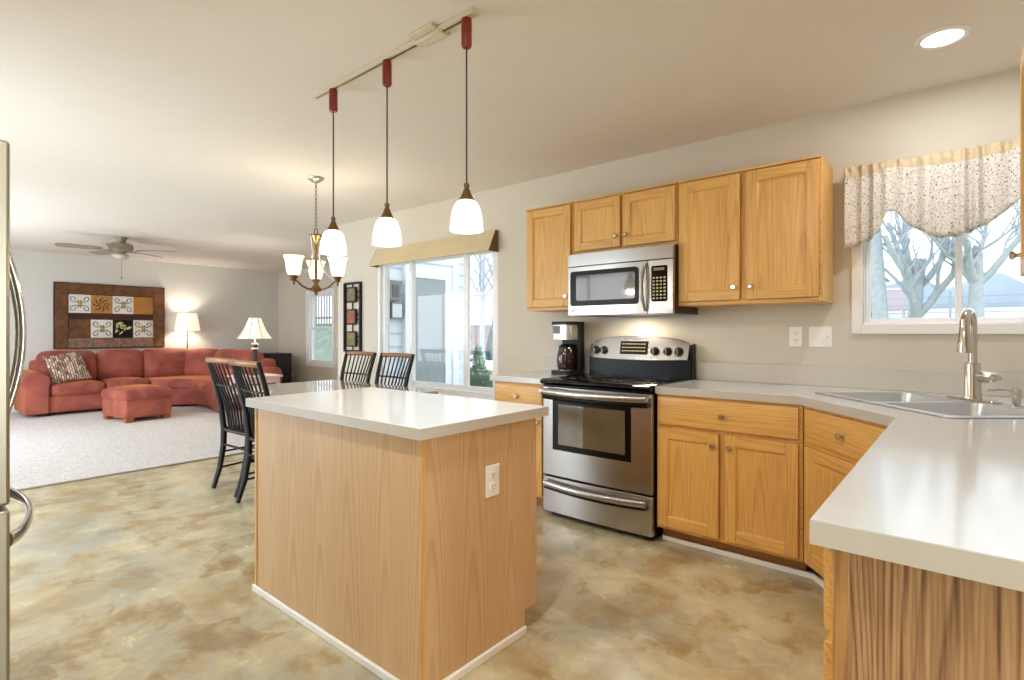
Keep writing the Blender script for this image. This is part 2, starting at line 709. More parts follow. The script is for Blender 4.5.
def mat_carpet():
    m, nt, p = nmat('grey_carpet')
    N, L = nt.nodes, nt.links
    tcx = N.new('ShaderNodeTexCoord')
    nz = N.new('ShaderNodeTexNoise')
    nz.inputs['Scale'].default_value = 45
    nz.inputs['Detail'].default_value = 6
    nz.inputs['Roughness'].default_value = 0.8
    L.new(tcx.outputs['Object'], nz.inputs['Vector'])
    rp = N.new('ShaderNodeValToRGB')
    rp.color_ramp.elements[0].position = 0.35
    rp.color_ramp.elements[0].color = srgb(186, 180, 176)
    rp.color_ramp.elements[1].position = 0.65
    rp.color_ramp.elements[1].color = srgb(236, 234, 234)
    L.new(nz.outputs['Fac'], rp.inputs[0])
    L.new(rp.outputs[0], p.inputs['Base Color'])
    p.inputs['Roughness'].default_value = 0.95
    b = N.new('ShaderNodeBump')
    b.inputs['Strength'].default_value = 0.5
    b.inputs['Distance'].default_value = 0.01
    L.new(nz.outputs['Fac'], b.inputs['Height'])
    L.new(b.outputs[0], p.inputs['Normal'])
    return m


def mat_sofa():
    m, nt, p = nmat('rust_microsuede')
    N, L = nt.nodes, nt.links
    tcx = N.new('ShaderNodeTexCoord')
    nz = N.new('ShaderNodeTexNoise')
    nz.inputs['Scale'].default_value = 3.0
    nz.inputs['Detail'].default_value = 5
    nz.inputs['Distortion'].default_value = 0.6
    L.new(tcx.outputs['Object'], nz.inputs['Vector'])
    rp = N.new('ShaderNodeValToRGB')
    rp.color_ramp.elements[0].position = 0.35
    rp.color_ramp.elements[0].color = srgb(130, 62, 58)
    rp.color_ramp.elements[1].position = 0.68
    rp.color_ramp.elements[1].color = srgb(178, 98, 78)
    L.new(nz.outputs['Fac'], rp.inputs[0])
    L.new(rp.outputs[0], p.inputs['Base Color'])
    p.inputs['Roughness'].default_value = 0.8
    p.inputs['Sheen Weight'].default_value = 0.7
    p.inputs['Sheen Roughness'].default_value = 0.35
    p.inputs['Sheen Tint'].default_value = srgb(240, 150, 90)
    b = N.new('ShaderNodeBump')
    b.inputs['Strength'].default_value = 0.35
    b.inputs['Distance'].default_value = 0.03
    L.new(nz.outputs['Fac'], b.inputs['Height'])
    L.new(b.outputs[0], p.inputs['Normal'])
    return m


def mat_print(name, base, ink, scale, thr=(0.05, 0.09), gold=None, stretch=(1, 1, 1)):
    m, nt, p = nmat(name)
    N, L = nt.nodes, nt.links
    tcx = N.new('ShaderNodeTexCoord')
    mp = N.new('ShaderNodeMapping')
    mp.inputs['Scale'].default_value = stretch
    L.new(tcx.outputs['Object'], mp.inputs[0])
    nz = N.new('ShaderNodeTexNoise')
    nz.inputs['Scale'].default_value = scale * 0.6
    L.new(mp.outputs[0], nz.inputs['Vector'])
    mv = N.new('ShaderNodeVectorMath')
    mv.operation = 'MULTIPLY_ADD'
    mv.inputs[1].default_value = (2.2 / scale,) * 3
    L.new(nz.outputs['Color'], mv.inputs[0])
    L.new(mp.outputs[0], mv.inputs[2])
    vo = N.new('ShaderNodeTexVoronoi')
    vo.feature = 'F1'
    vo.inputs['Scale'].default_value = scale
    L.new(mv.outputs[0], vo.inputs['Vector'])
    rg = N.new('ShaderNodeMapRange')
    rg.inputs['From Min'].default_value = thr[0] * 4
    rg.inputs['From Max'].default_value = thr[1] * 4
    L.new(vo.outputs['Distance'], rg.inputs['Value'])
    ve = N.new('ShaderNodeTexVoronoi')
    ve.feature = 'DISTANCE_TO_EDGE'
    ve.inputs['Scale'].default_value = scale * 0.55
    L.new(mv.outputs[0], ve.inputs['Vector'])
    re = N.new('ShaderNodeMapRange')
    re.inputs['From Min'].default_value = 0.02
    re.inputs['From Max'].default_value = 0.06
    re.inputs['To Min'].default_value = 0.72
    L.new(ve.outputs['Distance'], re.inputs['Value'])
    mn = N.new('ShaderNodeMath')
    mn.operation = 'MINIMUM'
    L.new(rg.outputs[0], mn.inputs[0])
    L.new(re.outputs[0], mn.inputs[1])
    mx = N.new('ShaderNodeMix')
    mx.data_type = 'RGBA'
    mx.inputs['A'].default_value = srgb(*ink)
    mx.inputs['B'].default_value = srgb(*base)
    L.new(mn.outputs[0], mx.inputs['Factor'])
    L.new(mx.outputs['Result'], p.inputs['Base Color'])
    p.inputs['Roughness'].default_value = 0.9
    return m


M_floor = mat_floor()
M_carpet = mat_carpet()
M_sofa = mat_sofa()
M_print = mat_print('leaf_print_cotton', (222, 218, 212), (50, 42, 36), 84, (0.045, 0.075))
M_ruffle = plain('cream_cotton', (208, 192, 162), 0.9, vary=0.12, scale=30)
M_cornice = plain('beige_linen', (210, 194, 158), 0.9, vary=0.03, bump=0.1, bscale=300)
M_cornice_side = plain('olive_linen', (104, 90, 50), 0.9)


def plaid():
    m, nt, p = nmat('plaid_weave')
    N, L = nt.nodes, nt.links
    tcx = N.new('ShaderNodeTexCoord')
    br = N.new('ShaderNodeTexBrick')
    br.inputs['Scale'].default_value = 9
    br.inputs['Mortar Size'].default_value = 0.035
    br.inputs['Color1'].default_value = srgb(226, 206, 180)
    br.inputs['Color2'].default_value = srgb(120, 80, 66)
    br.inputs['Mortar'].default_value = srgb(74, 44, 40)
    L.new(tcx.outputs['Object'], br.inputs['Vector'])
    L.new(br.outputs['Color'], p.inputs['Base Color'])
    p.inputs['Roughness'].default_value = 0.9
    return m


M_plaid = plaid()

# ================================================================== ROOM SHELL
CH = 2.46          # ceiling height
KW = 3.505         # inside face of the kitchen wall
AW = 5.42          # inside face of the alcove wall
FX = -10.95        # inside face of the far wall
EX = -5.63         # end of the kitchen wall
FY = -0.62         # front wall, behind the refrigerator
RX = 2.6
T = 0.16

struct('floor', MB().box(-5.5, RX + T, FY - T, KW + T, -0.12, 0), M_floor)
struct('floor_carpet', MB().box(FX - T, -5.5, FY - T, AW + T, -0.12, 0.008), M_carpet)
struct('trim_1', MB().box(-5.515, -5.485, FY, KW, 0.0, 0.012), plain('transition_strip', (150, 140, 124), 0.4), 0.003)
struct('ceiling', MB().box(FX - T, RX + T, FY - T, KW + T, CH, CH + 0.1).box(FX - T, EX, KW + T, AW + T, CH, CH + 0.1), M_ceil)

# window openings
DW = (-4.86, -3.12, 0.62, 2.0)      # dining window on the kitchen wall
SW = (-0.435, 0.375, 1.248, 2.03)     # sink window
AWN = (-9.76, -8.86, 0.60, 1.97)    # alcove window


def wall_with(mb, axis, x0, x1, y0, y1, z0, z1, holes):
    """wall box with rectangular openings; axis = running axis"""
    cur = x0 if axis == 'x' else y0
    end = x1 if axis == 'x' else y1

    def b(a, c, za, zb):
        if c - a > 1e-4 and zb - za > 1e-4:
            if axis == 'x':
                mb.box(a, c, y0, y1, za, zb)
            else:
                mb.box(x0, x1, a, c, za, zb)
    for (a, c, za, zb) in sorted(holes):
        b(cur, a, z0, z1)
        b(a, c, z0, za)
        b(a, c, zb, z1)
        cur = c
    b(cur, end, z0, z1)
    return mb


struct('wall_back', wall_with(MB(), 'x', EX, 0.61, KW, KW + T, 0, CH, [DW, SW]), M_wall, fix=False)
struct('wall_alcove', wall_with(MB(), 'x', FX, EX, AW, AW + T, 0, CH, [AWN]), M_wall, fix=False)
struct('wall_far', MB().box(FX - T, FX, FY - T, AW + T, 0, CH), M_wall_far)
M_siding = plain('white_lap_siding', (214, 224, 232), 0.5, vary=0.01)
# alcove side wall: painted inside, lap siding outside
struct('wall_alcove_side', MB().box(EX, EX + 0.10, KW + T, AW + T, 0, CH), M_wall)
# front wall with a wide living-room window and a patio slider out of frame
FWN = (-9.6, -6.4, 0.5, 2.1)
FWN2 = (-5.2, -3.4, 0.05, 2.1)
struct('wall_front', wall_with(MB(), 'x', FX, RX + T, FY - T, FY, 0, CH, [FWN, FWN2]), M_wall, fix=False)
struct('wall_right', MB().box(0.45, 0.61, 0.98, KW, 0, CH), M_wall)
RWN = (0.2, 3.0, 0.4, 2.1)
struct('wall_entry', wall_with(MB(), 'y', RX, RX + T, FY, KW + T, 0, CH, [RWN]), M_wall, fix=False)
struct('wall_entry_back', MB().box(0.61, RX, KW, KW + T, 0, CH), M_wall)

M_base = M_white
struct('baseboard_far', MB().box(FX, FX + 0.014, FY, AW, 0.008, 0.10), M_base, 0.003)
struct('baseboard_alcove', MB().box(FX + 0.014, EX, AW - 0.014, AW, 0.008, 0.10), M_base, 0.003)
struct('baseboard_back', MB().box(EX, -2.61, KW - 0.014, KW, 0, 0.10), M_base, 0.003)
struct('baseboard_front', MB().box(FX + 0.014, -5.3, FY, FY + 0.014, 0.008, 0.10).box(-3.3, -2.9, FY, FY + 0.014, 0, 0.10), M_base, 0.003)


def window(name, x0, x1, z0, z1, y, inward=-1, cells=((0, 1),), fw=0.05, casing=0.0, sash_h=False, mullw=0.05, sash=0.035, depth=0.10):
    """window set in an opening of a wall running along x; inside face at y, room on the inward side"""
    s = inward
    fr = bpy.data.objects.new(name, None)
    C.objects.link(fr)
    fr.location = ((x0 + x1) / 2, y, z0)
    fr['kind'] = 'structure'
    ox, oy, oz = fr.location

    def B(mb, a, b, c, d, e, f):
        mb.box(a - ox, b - ox, min(c, d) - oy, max(c, d) - oy, e - oz, f - oz)
    m = MB()
    ya, yb = y - s * 0.0, y - s * depth
    B(m, x0, x0 + fw, ya, yb, z0, z1)
    B(m, x1 - fw, x1, ya, yb, z0, z1)
    B(m, x0 + fw, x1 - fw, ya, yb, z0, z0 + fw)
    B(m, x0 + fw, x1 - fw, ya, yb, z1 - fw, z1)
    obj('window_frame', m, M_vinyl, fr, 0.004)
    W = x1 - x0 - 2 * fw
    for i, (a, b) in enumerate(cells):
        xa, xb = x0 + fw + a * W, x0 + fw + b * W
        zs = [(z0 + fw, z1 - fw)]
        if sash_h:
            zm = (z0 + z1) / 2
            zs = [(z0 + fw, zm + 0.02), (zm - 0.02, z1 - fw)]
        for j, (za, zb) in enumerate(zs):
            k = (i + j) % 2
            y1_, y2_ = y - s * (0.03 + 0.028 * k), y - s * (0.055 + 0.028 * k)
            m = MB()
            B(m, xa, xa + sash, y1_, y2_, za, zb)
            B(m, xb - sash, xb, y1_, y2_, za, zb)
            B(m, xa + sash, xb - sash, y1_, y2_, za, za + sash)
            B(m, xa + sash, xb - sash, y1_, y2_, zb - sash, zb)
            so = obj('window_sash', m, M_vinyl, fr, 0.003)
            g = MB()
            ym = (y1_ + y2_) / 2
            B(g, xa + sash * .9, xb - sash * .9, ym - .002, ym + .002, za + sash * .9, zb - sash * .9)
            obj('pane', g, M_glass, so, smooth=False)
    if casing:
        m = MB()
        B(m, x0 - casing, x0, y + s * 0.018, y, z0 - casing, z1 + casing)
        B(m, x1, x1 + casing, y + s * 0.018, y, z0 - casing, z1 + casing)
        B(m, x0, x1, y + s * 0.018, y, z0 - casing, z0)
        B(m, x0, x1, y + s * 0.018, y, z1, z1 + casing)
        obj('window_casing', m, M_white, fr, 0.004)
    return fr


window('window_1', *SW, KW, cells=((0, .52), (.48, 1)), fw=0.008, casing=0.052, sash=0.022)
wd = window('window_2', *DW, KW, cells=((0, .30), (.27, .76), (.76, 1)), fw=0.045, casing=0.0, sash=0.045)
m = MB().box(-0.90, 0.90, -0.03, 0.05, -0.035, 0)
obj('window_sill', m, M_white, wd, 0.004)
window('window_3', *AWN, AW, cells=((0, 1),), fw=0.045, casing=0.045, sash_h=True)
window('window_4', *FWN, FY, inward=1, cells=((0, .34), (.32, .68), (.66, 1)), casing=0.07)
window('window_5', *FWN2, FY, inward=1, cells=((0, .52), (.48, 1)), casing=0.07)

# unseen entry window added on the wall x = RX to bring in daylight
m = MB()
y0, y1, z0, z1 = RWN
for a, b, c, d in ((y0, y0 + .05, z0, z1), (y1 - .05, y1, z0, z1), (y0 + .05, y1 - .05, z0, z0 + .05), (y0 + .05, y1 - .05, z1 - .05, z1), ((y0 + y1) / 2 - .03, (y0 + y1) / 2 + .03, z0 + .05, z1 - .05)):
    m.box(RX, RX + .1, a, b, c, d)
struct('added_entry_window', m, M_vinyl, 0.004)

# ================================================================== CABINETS
def knob(parent, x, z, y=0.0):
    """small turned knob, axis along -y"""
    m = MB().lathe([(0.0, -0.028), (0.010, -0.028), (0.0145, -0.024), (0.0145, -0.018), (0.008, -0.013), (0.006, -0.008), (0.0075, 0), (0.0, 0)],
                   (x, y, z), 20, axis='y')
    return obj('knob', m, M_chrome, parent)


def door(parent, x0, x1, z0, z1, kx=None, kz=None, y=0.0, fw=0.056, name='door'):
    """five piece oak door lying on plane y, front toward -y"""
    t = 0.020
    m = MB()
    m.box(x0, x0 + fw, y - t, y, z0, z1, 0)
    m.box(x1 - fw, x1, y - t, y, z0, z1, 0)
    m.box(x0 + fw, x1 - fw, y - t, y, z0, z0 + fw, 1)
    m.box(x0 + fw, x1 - fw, y - t, y, z1 - fw, z1, 1)
    # sloping inner moulding and recessed panel
    a, b, c, d = x0 + fw, x1 - fw, z0 + fw, z1 - fw
    q = 0.009
    yo, yi = y - t + 0.003, y - t + 0.011
    vs = [(a, yo, c), (b, yo, c), (b, yo, d), (a, yo, d), (a + q, yi, c + q), (b - q, yi, c + q), (b - q, yi, d - q), (a + q, yi, d - q)]
    m.add(vs, [(0, 1, 5, 4), (1, 2, 6, 5), (2, 3, 7, 6), (3, 0, 4, 7)], 0)
    m.add([vs[i] for i in (4, 5, 6, 7)], [(0, 1, 2, 3)], 0)
    o = obj(name, m, [M_oak, M_oak_x], parent, 0.0028, fix=False)
    if kx is not None:
        knob(o, kx, kz, y - t)
    return o


def drawer(parent, x0, x1, z0, z1, y=0.0, k=True):
    t = 0.020
    m = MB().box(x0, x1, y - t + .004, y, z0, z1)
    vs = [(x0, y - t + .004, z0), (x1, y - t + .004, z0), (x1, y - t + .004, z1), (x0, y - t + .004, z1)]
    q = 0.012
    vs += [(x0 + q, y - t, z0 + q), (x1 - q, y - t, z0 + q), (x1 - q, y - t, z1 - q), (x0 + q, y - t, z1 - q)]
    m.add(vs, [(0, 1, 5, 4), (1, 2, 6, 5), (2, 3, 7, 6), (3, 0, 4, 7), (4, 5, 6, 7)])
    o = obj('drawer', m, M_oak_x, parent, 0.0015)
    if k:
        knob(o, (x0 + x1) / 2, (z0 + z1) / 2, y - t)
    return o


def upper(label, x0, x1, z0, z1, doors, loc=(0, 0, 0), rotz=0, depth=0.32):
    """wall cabinet, face plane at y=0 local, origin at left end and bottom"""
    c = thing('wall_cabinet', label, 'cabinet', loc, rotz, 'wall cabinets')
    w, h = x1 - x0, z1 - z0
    m = MB().box(0, w, 0.002, depth, 0, h)
    obj('body', m, M_oak, c, 0.002)
    m = MB().box(0.0, w, -0.012, 0.002, h - 0.012, h).box(0, 0.016, -0.004, 0.002, 0, h - .012).box(w - 0.016, w, -0.004, 0.002, 0, h - .012).box(0.016, w - .016, -0.004, 0.002, 0, 0.022)
    obj('face_frame', m, M_oak_x, c, 0.002)
    for (a, b, side) in doors:
        kx = b - 0.028 if side == 'r' else a + 0.028
        door(c, a, b, 0.024, h - 0.022, kx, 0.024 + 0.07 if h > 0.5 else 0.024 + 0.07, y=-0.004)
    return c


UY = 3.192
G = 'honey oak wall cabinets'
upper('honey oak wall cabinet with one tall door, left of the microwave', -2.545, -2.122, 1.365, 2.13, [(0.016, 0.407, 'r')], (-2.545, UY, 1.365))
upper('short honey oak wall cabinet with two small doors above the microwave', -2.118, -1.357, 1.745, 2.13, [(0.012, 0.372, 'r'), (0.392, 0.750, 'l')], (-2.118, UY, 1.745))
upper('tall two door honey oak wall cabinet between microwave and sink window', -1.353, -0.575, 1.365, 2.13, [(0.010, 0.368, 'r'), (0.404, 0.764, 'l')], (-1.353, UY, 1.365))
upper('honey oak wall cabinet at the right edge of the photo beside the window valance', 0, 1.2, 1.365, 2.13, [(0.012, 0.59, 'l'), (0.61, 1.188, 'r')], (0.162, 2.5, 1.365), -PI / 2, depth=0.286)

BH = 0.855


def base(label, w, items, loc, rotz=0, depth=0.60, ends=''):
    c = thing('base_cabinet', label, 'cabinet', loc, rotz, 'base cabinets')
    m = MB().box(0, w, 0.002, depth, 0.09, BH).box(0.0, w, 0.075, depth, 0.0, 0.09)
    obj('body', m, M_oak, c)
    m = MB().box(0, w, -0.004, 0.002, 0.09, 0.108).box(0, w, -0.004, 0.002, BH - .02, BH).box(0, 0.018, -0.004, 0.002, .108, BH - .02).box(w - .018, w, -0.004, 0.002, .108, BH - .02)
    obj('face_frame', m, M_oak_x, c, 0.0015)
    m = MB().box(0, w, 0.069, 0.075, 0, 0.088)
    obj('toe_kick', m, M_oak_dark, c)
    for it in items:
        if it[0] == 'drawer':
            drawer(c, it[1], it[2], it[3], it[4], y=-0.004)
        else:
            door(c, it[1], it[2], it[3], it[4], it[5], it[6], y=-0.004)
    return c


CF = 2.895     # face plane of the base cabinets
base('narrow honey oak base cabinet between the range and the big window', 0.455,
     [('drawer', 0.015, 0.44, 0.685, 0.838), ('door', 0.015, 0.44, 0.11, 0.662, 0.41, 0.60)], (-2.605, CF, 0))
base('honey oak base cabinet right of the range with one wide drawer over two doors', 0.749,
     [('drawer', 0.012, 0.732, 0.685, 0.838), ('door', 0.012, 0.352, 0.11, 0.662, 0.325, 0.60), ('door', 0.384, 0.732, 0.11, 0.662, 0.41, 0.60)], (-1.352, CF, 0))
# right hand run
base('oak drawer base cabinet whose coarse grained end panel fills the bottom right corner', 1.36,
     [('drawer', 0.012, 0.44, 0.685, 0.838), ('door', 0.012, 0.44, 0.11, 0.662, 0.41, 0.60),
      ('drawer', 0.47, 0.88, 0.685, 0.838), ('door', 0.47, 0.88, 0.11, 0.662, 0.50, 0.60),
      ('drawer', 0.91, 1.335, 0.685, 0.828), ('drawer', 0.91, 1.335, 0.44, 0.665), ('drawer', 0.91, 1.335, 0.11, 0.42)], (-0.168, 2.40, 0), -PI / 2, depth=0.61)
cab_run = [o for o in bpy.data.objects if o.name.startswith('base_cabinet')][-1]
m = MB().box(1.36, 1.372, 0.022, 0.6, 0.0, BH)
ep = obj('end_panel', m, M_panel, cab_run)
ep['label'] = 'coarse grained oak end panel'
m = MB().box(1.36, 1.374, -0.002, 0.022, 0.09, BH)
obj('corner_stile', m, oak('brown_oak', (186, 140, 84), (128, 84, 40)), cab_run, 0.002)

# diagonal corner sink cabinet, hollow so that the bowls hang inside
c1 = Vector((-0.600, CF + 0.002, 0))
c2 = Vector((-0.170, 2.402, 0))
dg = math.atan2(c2.y - c1.y, c2.x - c1.x)
dw = (c2 - c1).length
dc = thing('corner_sink_cabinet', 'diagonal honey oak corner cabinet under the sink, false drawer over one door', 'cabinet', c1, dg)
m = MB().box(0, dw, 0.0, 0.018, 0.09, BH)
obj('body', m, M_oak, dc)
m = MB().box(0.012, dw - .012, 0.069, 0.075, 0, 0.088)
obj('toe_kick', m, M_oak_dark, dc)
drawer(dc, 0.035, dw - 0.035, 0.685, 0.838, y=0)
door(dc, 0.035, dw - 0.035, 0.11, 0.662, dw - 0.065, 0.60, y=0)

# white quarter-round along the toe kicks
mt = MB().box(-1.35, -0.57, CF + 0.054, CF + 0.068, 0, 0.028)
L1 = [(-0.57, CF + 0.054), (-0.57 + 0.001, CF + 0.068), (-0.107, 2.42), (-0.120, 2.41)]
mt.prism(L1, 0, 0.028)
mt.box(-0.120, -0.107, 1.05, 2.42, 0, 0.028)
struct('trim_2', mt, M_white, 0.004)

# ------------------------------------------------------------------ countertops
CT = 0.895
k1 = (-0.612, 2.868)
k2 = (-0.195, 2.395)
# sink local frame
SA = Vector((-0.60, 3.085))
ea = Vector((0.662, -0.7495)).normalized()
na = Vector((0.7495, 0.662)).normalized()
SWD, SDP = 0.84, 0.54


def sk(a, b):
    p = SA + ea * a + na * b
    return (p.x, p.y)


cut = [sk(0.015, 0.015), sk(SWD - .015, 0.015), sk(SWD - .015, SDP - .015), sk(0.015, SDP - .015)]
outer = [(-1.354, 2.868), k1, k2, (-0.195, 0.99), (0.449, 0.99), (0.449, KW - .001), (-1.354, KW - .001)]
ct = thing('countertop', 'pale laminate countertop wrapping the sink corner, from the range to the near right edge', 'countertop', (-0.5, 3.2, CT - 0.04))
loc = Vector(ct.location)


def rel(mb, o):
    return mb.xform(Matrix.Translation(-Vector(o.location)))


obj('worktop', rel(MB().plate(outer, [cut], CT - 0.04, CT), ct), M_counter, ct, smooth=False)
eb = MB()
eo = [(-1.354, 2.868), k1, k2, (-0.195, 0.99), (0.449, 0.99)]
ei = [(-1.354, 2.8665), (k1[0] - .0006, k1[1] - .0015), (k2[0] - .0015, k2[1] - .0006), (-0.1965, 0.9885), (0.449, 0.9885)]
for (p0, p1, q0, q1) in zip(eo, eo[1:], ei, ei[1:]):
    eb.prism([p0, p1, q1, q0], CT - .0405, CT - .0015)
obj('edge_band', rel(eb, ct), M_band, ct, smooth=False)
obj('backsplash', rel(MB().box(-1.354, 0.429, KW - 0.02, KW - 0.001, CT, 1.012).box(0.429, 0.449, 0.99, KW - .001, CT, 1.012), ct), M_counter_edge, ct, 0.003)
ct2 = thing('countertop', 'short pale laminate countertop left of the range holding the coffee maker', 'countertop', (-2.4, 3.2, CT - 0.04))
obj('worktop', rel(MB().box(-2.635, -2.146, 2.868, KW - .001, CT - .04, CT), ct2), M_counter, ct2, 0.004)
obj('backsplash', rel(MB().box(-2.605, -2.146, KW - .02, KW - .001, CT, 1.012), ct2), M_counter_edge, ct2, 0.003)

# ------------------------------------------------------------------ sink
sink = thing('kitchen_sink', 'double bowl stainless steel sink set diagonally in the corner counter', 'sink', (SA.x, SA.y, CT), math.atan2(ea.y, ea.x))
b1 = rrect(0.035, SWD / 2 - 0.012, 0.04, SDP - 0.085, 0.05)
b2 = rrect(SWD / 2 + 0.012, SWD - 0.035, 0.04, SDP - 0.085, 0.05)
obj('rim', MB().plate(rrect(0, SWD, 0, SDP, 0.03), [b1, b2], 0.001, 0.006), M_sink, sink, 0.0015)


def bowl(loop):
    cx = sum(p[0] for p in loop) / len(loop)
    cy = sum(p[1] for p in loop) / len(loop)
    n = len(loop)
    vs = []
    rows = [(1.0, 0.004), (0.985, -0.02), (0.955, -0.13), (0.90, -0.165), (0.78, -0.175), (0.15, -0.18)]
    for s_, z in rows:
        vs += [(cx + (p[0] - cx) * s_, cy + (p[1] - cy) * s_, z) for p in loop]
    fs = []
    for i in range(len(rows) - 1):
        for k in range(n):
            fs.append((i * n + k, i * n + (k + 1) % n, (i + 1) * n + (k + 1) % n, (i + 1) * n + k))
    fs.append(tuple(range((len(rows) - 1) * n, len(rows) * n)))
    return MB().add(vs, fs), (cx, cy)


for lp in (b1, b2):
    mb, (cx, cy) = bowl(lp)
    bo = obj('bowl', mb, M_sink, sink, angle=60)
    obj('drain', MB().lathe([(0.0, -0.172), (0.025, -0.172), (0.032, -0.176), (0.045, -0.174), (0.047, -0.178)], (cx, cy, 0), 24), M_steel_d, bo)

# faucet behind the bowls
fx, fy = sk(0.372, 0.50)
fa = thing('kitchen_faucet', 'tall arched brushed nickel pull-down faucet with side lever behind the sink', 'faucet', (fx, fy, CT + 0.006), R(-14))
obj('deck_plate', MB().plate(rrect(-0.125, 0.125, -0.028, 0.028, 0.026), [], 0, 0.008).xform(Matrix.Rotation(math.atan2(ea.y, ea.x) + R(14), 4, 'Z')), M_chrome, fa, 0.002)
obj('base', MB().lathe([(0.0, 0.008), (0.034, 0.008), (0.034, 0.012), (0.030, 0.02), (0.029, 0.155), (0.026, 0.168), (0.0, 0.168)], (0, 0, 0), 28), M_chrome, fa)
pts = [(0, 0, 0.16), (0, 0, 0.33)]
for i in range(1, 13):
    a = PI * i / 12 * 0.97
    pts.append((0, -0.055 + 0.055 * math.cos(a), 0.33 + 0.062 * math.sin(a)))
obj('spout', MB().tube(pts, 0.0165, 16), M_chrome, fa, angle=60)
hx, hy, hz = pts[-1]
obj('spray_head', MB().lathe([(0.0, 0.02), (0.0175, 0.02), (0.019, 0.0), (0.0195, -0.03), (0.021, -0.034), (0.027, -0.10), (0.028, -0.12), (0.024, -0.124), (0.0, -0.122)], (hx, hy, hz), 24), M_chrome, fa)
ml = MB().tube([(0.015, 0, 0.108), (0.04, 0, 0.106), (0.062, -0.003, 0.104), (0.085, -0.006, 0.104), (0.097, -0.008, 0.104)], [0.026, 0.026, 0.024, 0.019, 0.010], 16)
obj('lever', ml, M_chrome, fa, angle=60)
sx_, sy_ = sk(0.575, 0.50)
so = thing('soap_dispenser', 'small brushed nickel soap dispenser right of the faucet', 'soap dispenser', (sx_, sy_, CT + 0.006), math.atan2(ea.y, ea.x))
obj('base', MB().lathe([(0, 0), (0.022, 0), (0.022, 0.004), (0.013, 0.008), (0.013, 0.05), (0.017, 0.052), (0.017, 0.07), (0.01, 0.076), (0, 0.076)], (0, 0, 0), 24), M_chrome, so)
obj('nozzle', MB().tube([(-0.0, 0, 0.062), (-0.045, -0.03, 0.064), (-0.075, -0.05, 0.058)], [0.008, 0.006, 0.005], 10), M_chrome, so)

# ================================================================== ISLAND
il = thing('island_cabinet', 'freestanding kitchen island cabinet clad in pale oak veneer', 'island', (-1.94, 1.45, 0))
IX0, IX1, IY0, IY1 = -2.525, -1.352, 1.145, 1.755
m = MB().box(IX0 + .006, IX1 - .006, IY0 + .006, IY1, 0.09, BH).box(IX0 + .006, IX1 - .006, IY0 + .006, IY1 - .075, 0, 0.09)
obj('body', rel(m, il), M_oak, il)
m = MB().box(IX0, IX1, IY0, IY0 + .006, 0.0, BH)
p_ = obj('back_panel', rel(m, il), M_island, il)
m = MB().prism([(IY0 + .006, 0), (IY1 - .075, 0), (IY1 - .075, .09), (IY1, .09), (IY1, BH), (IY0 + .006, BH)], IX1 - .006, IX1, 'x')
obj('end_panel', rel(m, il), M_island, il)
m = MB().prism([(IY0 + .006, 0), (IY1 - .075, 0), (IY1 - .075, .09), (IY1, .09), (IY1, BH), (IY0 + .006, BH)], IX0, IX0 + .006, 'x')
obj('end_panel', rel(m, il), M_island, il)
obj('corner_bead', rel(MB().box(IX1 - .001, IX1 + .003, IY0 - .001, IY0 + .012, 0.03, BH), il), M_oak, il, 0.001)
obj('corner_bead', rel(MB().box(IX0 - .004, IX0 + .012, IY0 - .005, IY0, 0.03, BH), il), M_oak, il, 0.001)
# doors on the range side
w3 = (IX1 - IX0) / 3
for k in range(3):
    a, b = IX0 + k * w3 + .012, IX0 + (k + 1) * w3 - .012
    Mx = Matrix.Translation(Vector((IX1 + IX0 - 0, 2 * IY1, 0)))
    dd = door(il, 0.012, w3 - .012, 0.11, 0.662, w3 - .05, 0.6, y=0)
    dd.location = (IX1 - k * w3 - il.location.x, IY1 - il.location.y, 0)
    dd.rotation_euler = (0, 0, PI)
    d2 = drawer(il, 0.012, w3 - .012, 0.685, 0.838)
    d2.location = dd.location
    d2.rotation_euler = (0, 0, PI)
m = MB()
q = 0.014
m.box(IX0 - q, IX1 + q, IY0 - q, IY0 - .0005, 0, 0.032)
m.box(IX1 + .0005, IX1 + q, IY0, IY1 - .075, 0, 0.032)
m.box(IX0 - q, IX0 - .0005, IY0, IY1 - .075, 0, 0.032)
bt = obj('base_moulding', rel(m, il), M_white, il, 0.005)
bt['label'] = 'white painted base moulding'
it = MB().box(-2.572, -1.328, 1.12, 1.806, CT - 0.038, CT)
ito = tag(obj('island_countertop', it, M_counter, None, 0.002), 'pale laminate worktop lying on the oak kitchen island', 'countertop')
eb = MB().box(-2.5735, -1.3265, 1.1185, 1.12, CT - .0385, CT - .0015).box(-1.328, -1.3265, 1.12, 1.8075, CT - .0385, CT - .0015).box(-2.5735, -2.572, 1.12, 1.8075, CT - .0385, CT - .0015).box(-2.572, -1.328, 1.806, 1.8075, CT - .0385, CT - .0015)
obj('edge_band', eb, M_band, ito, smooth=False)


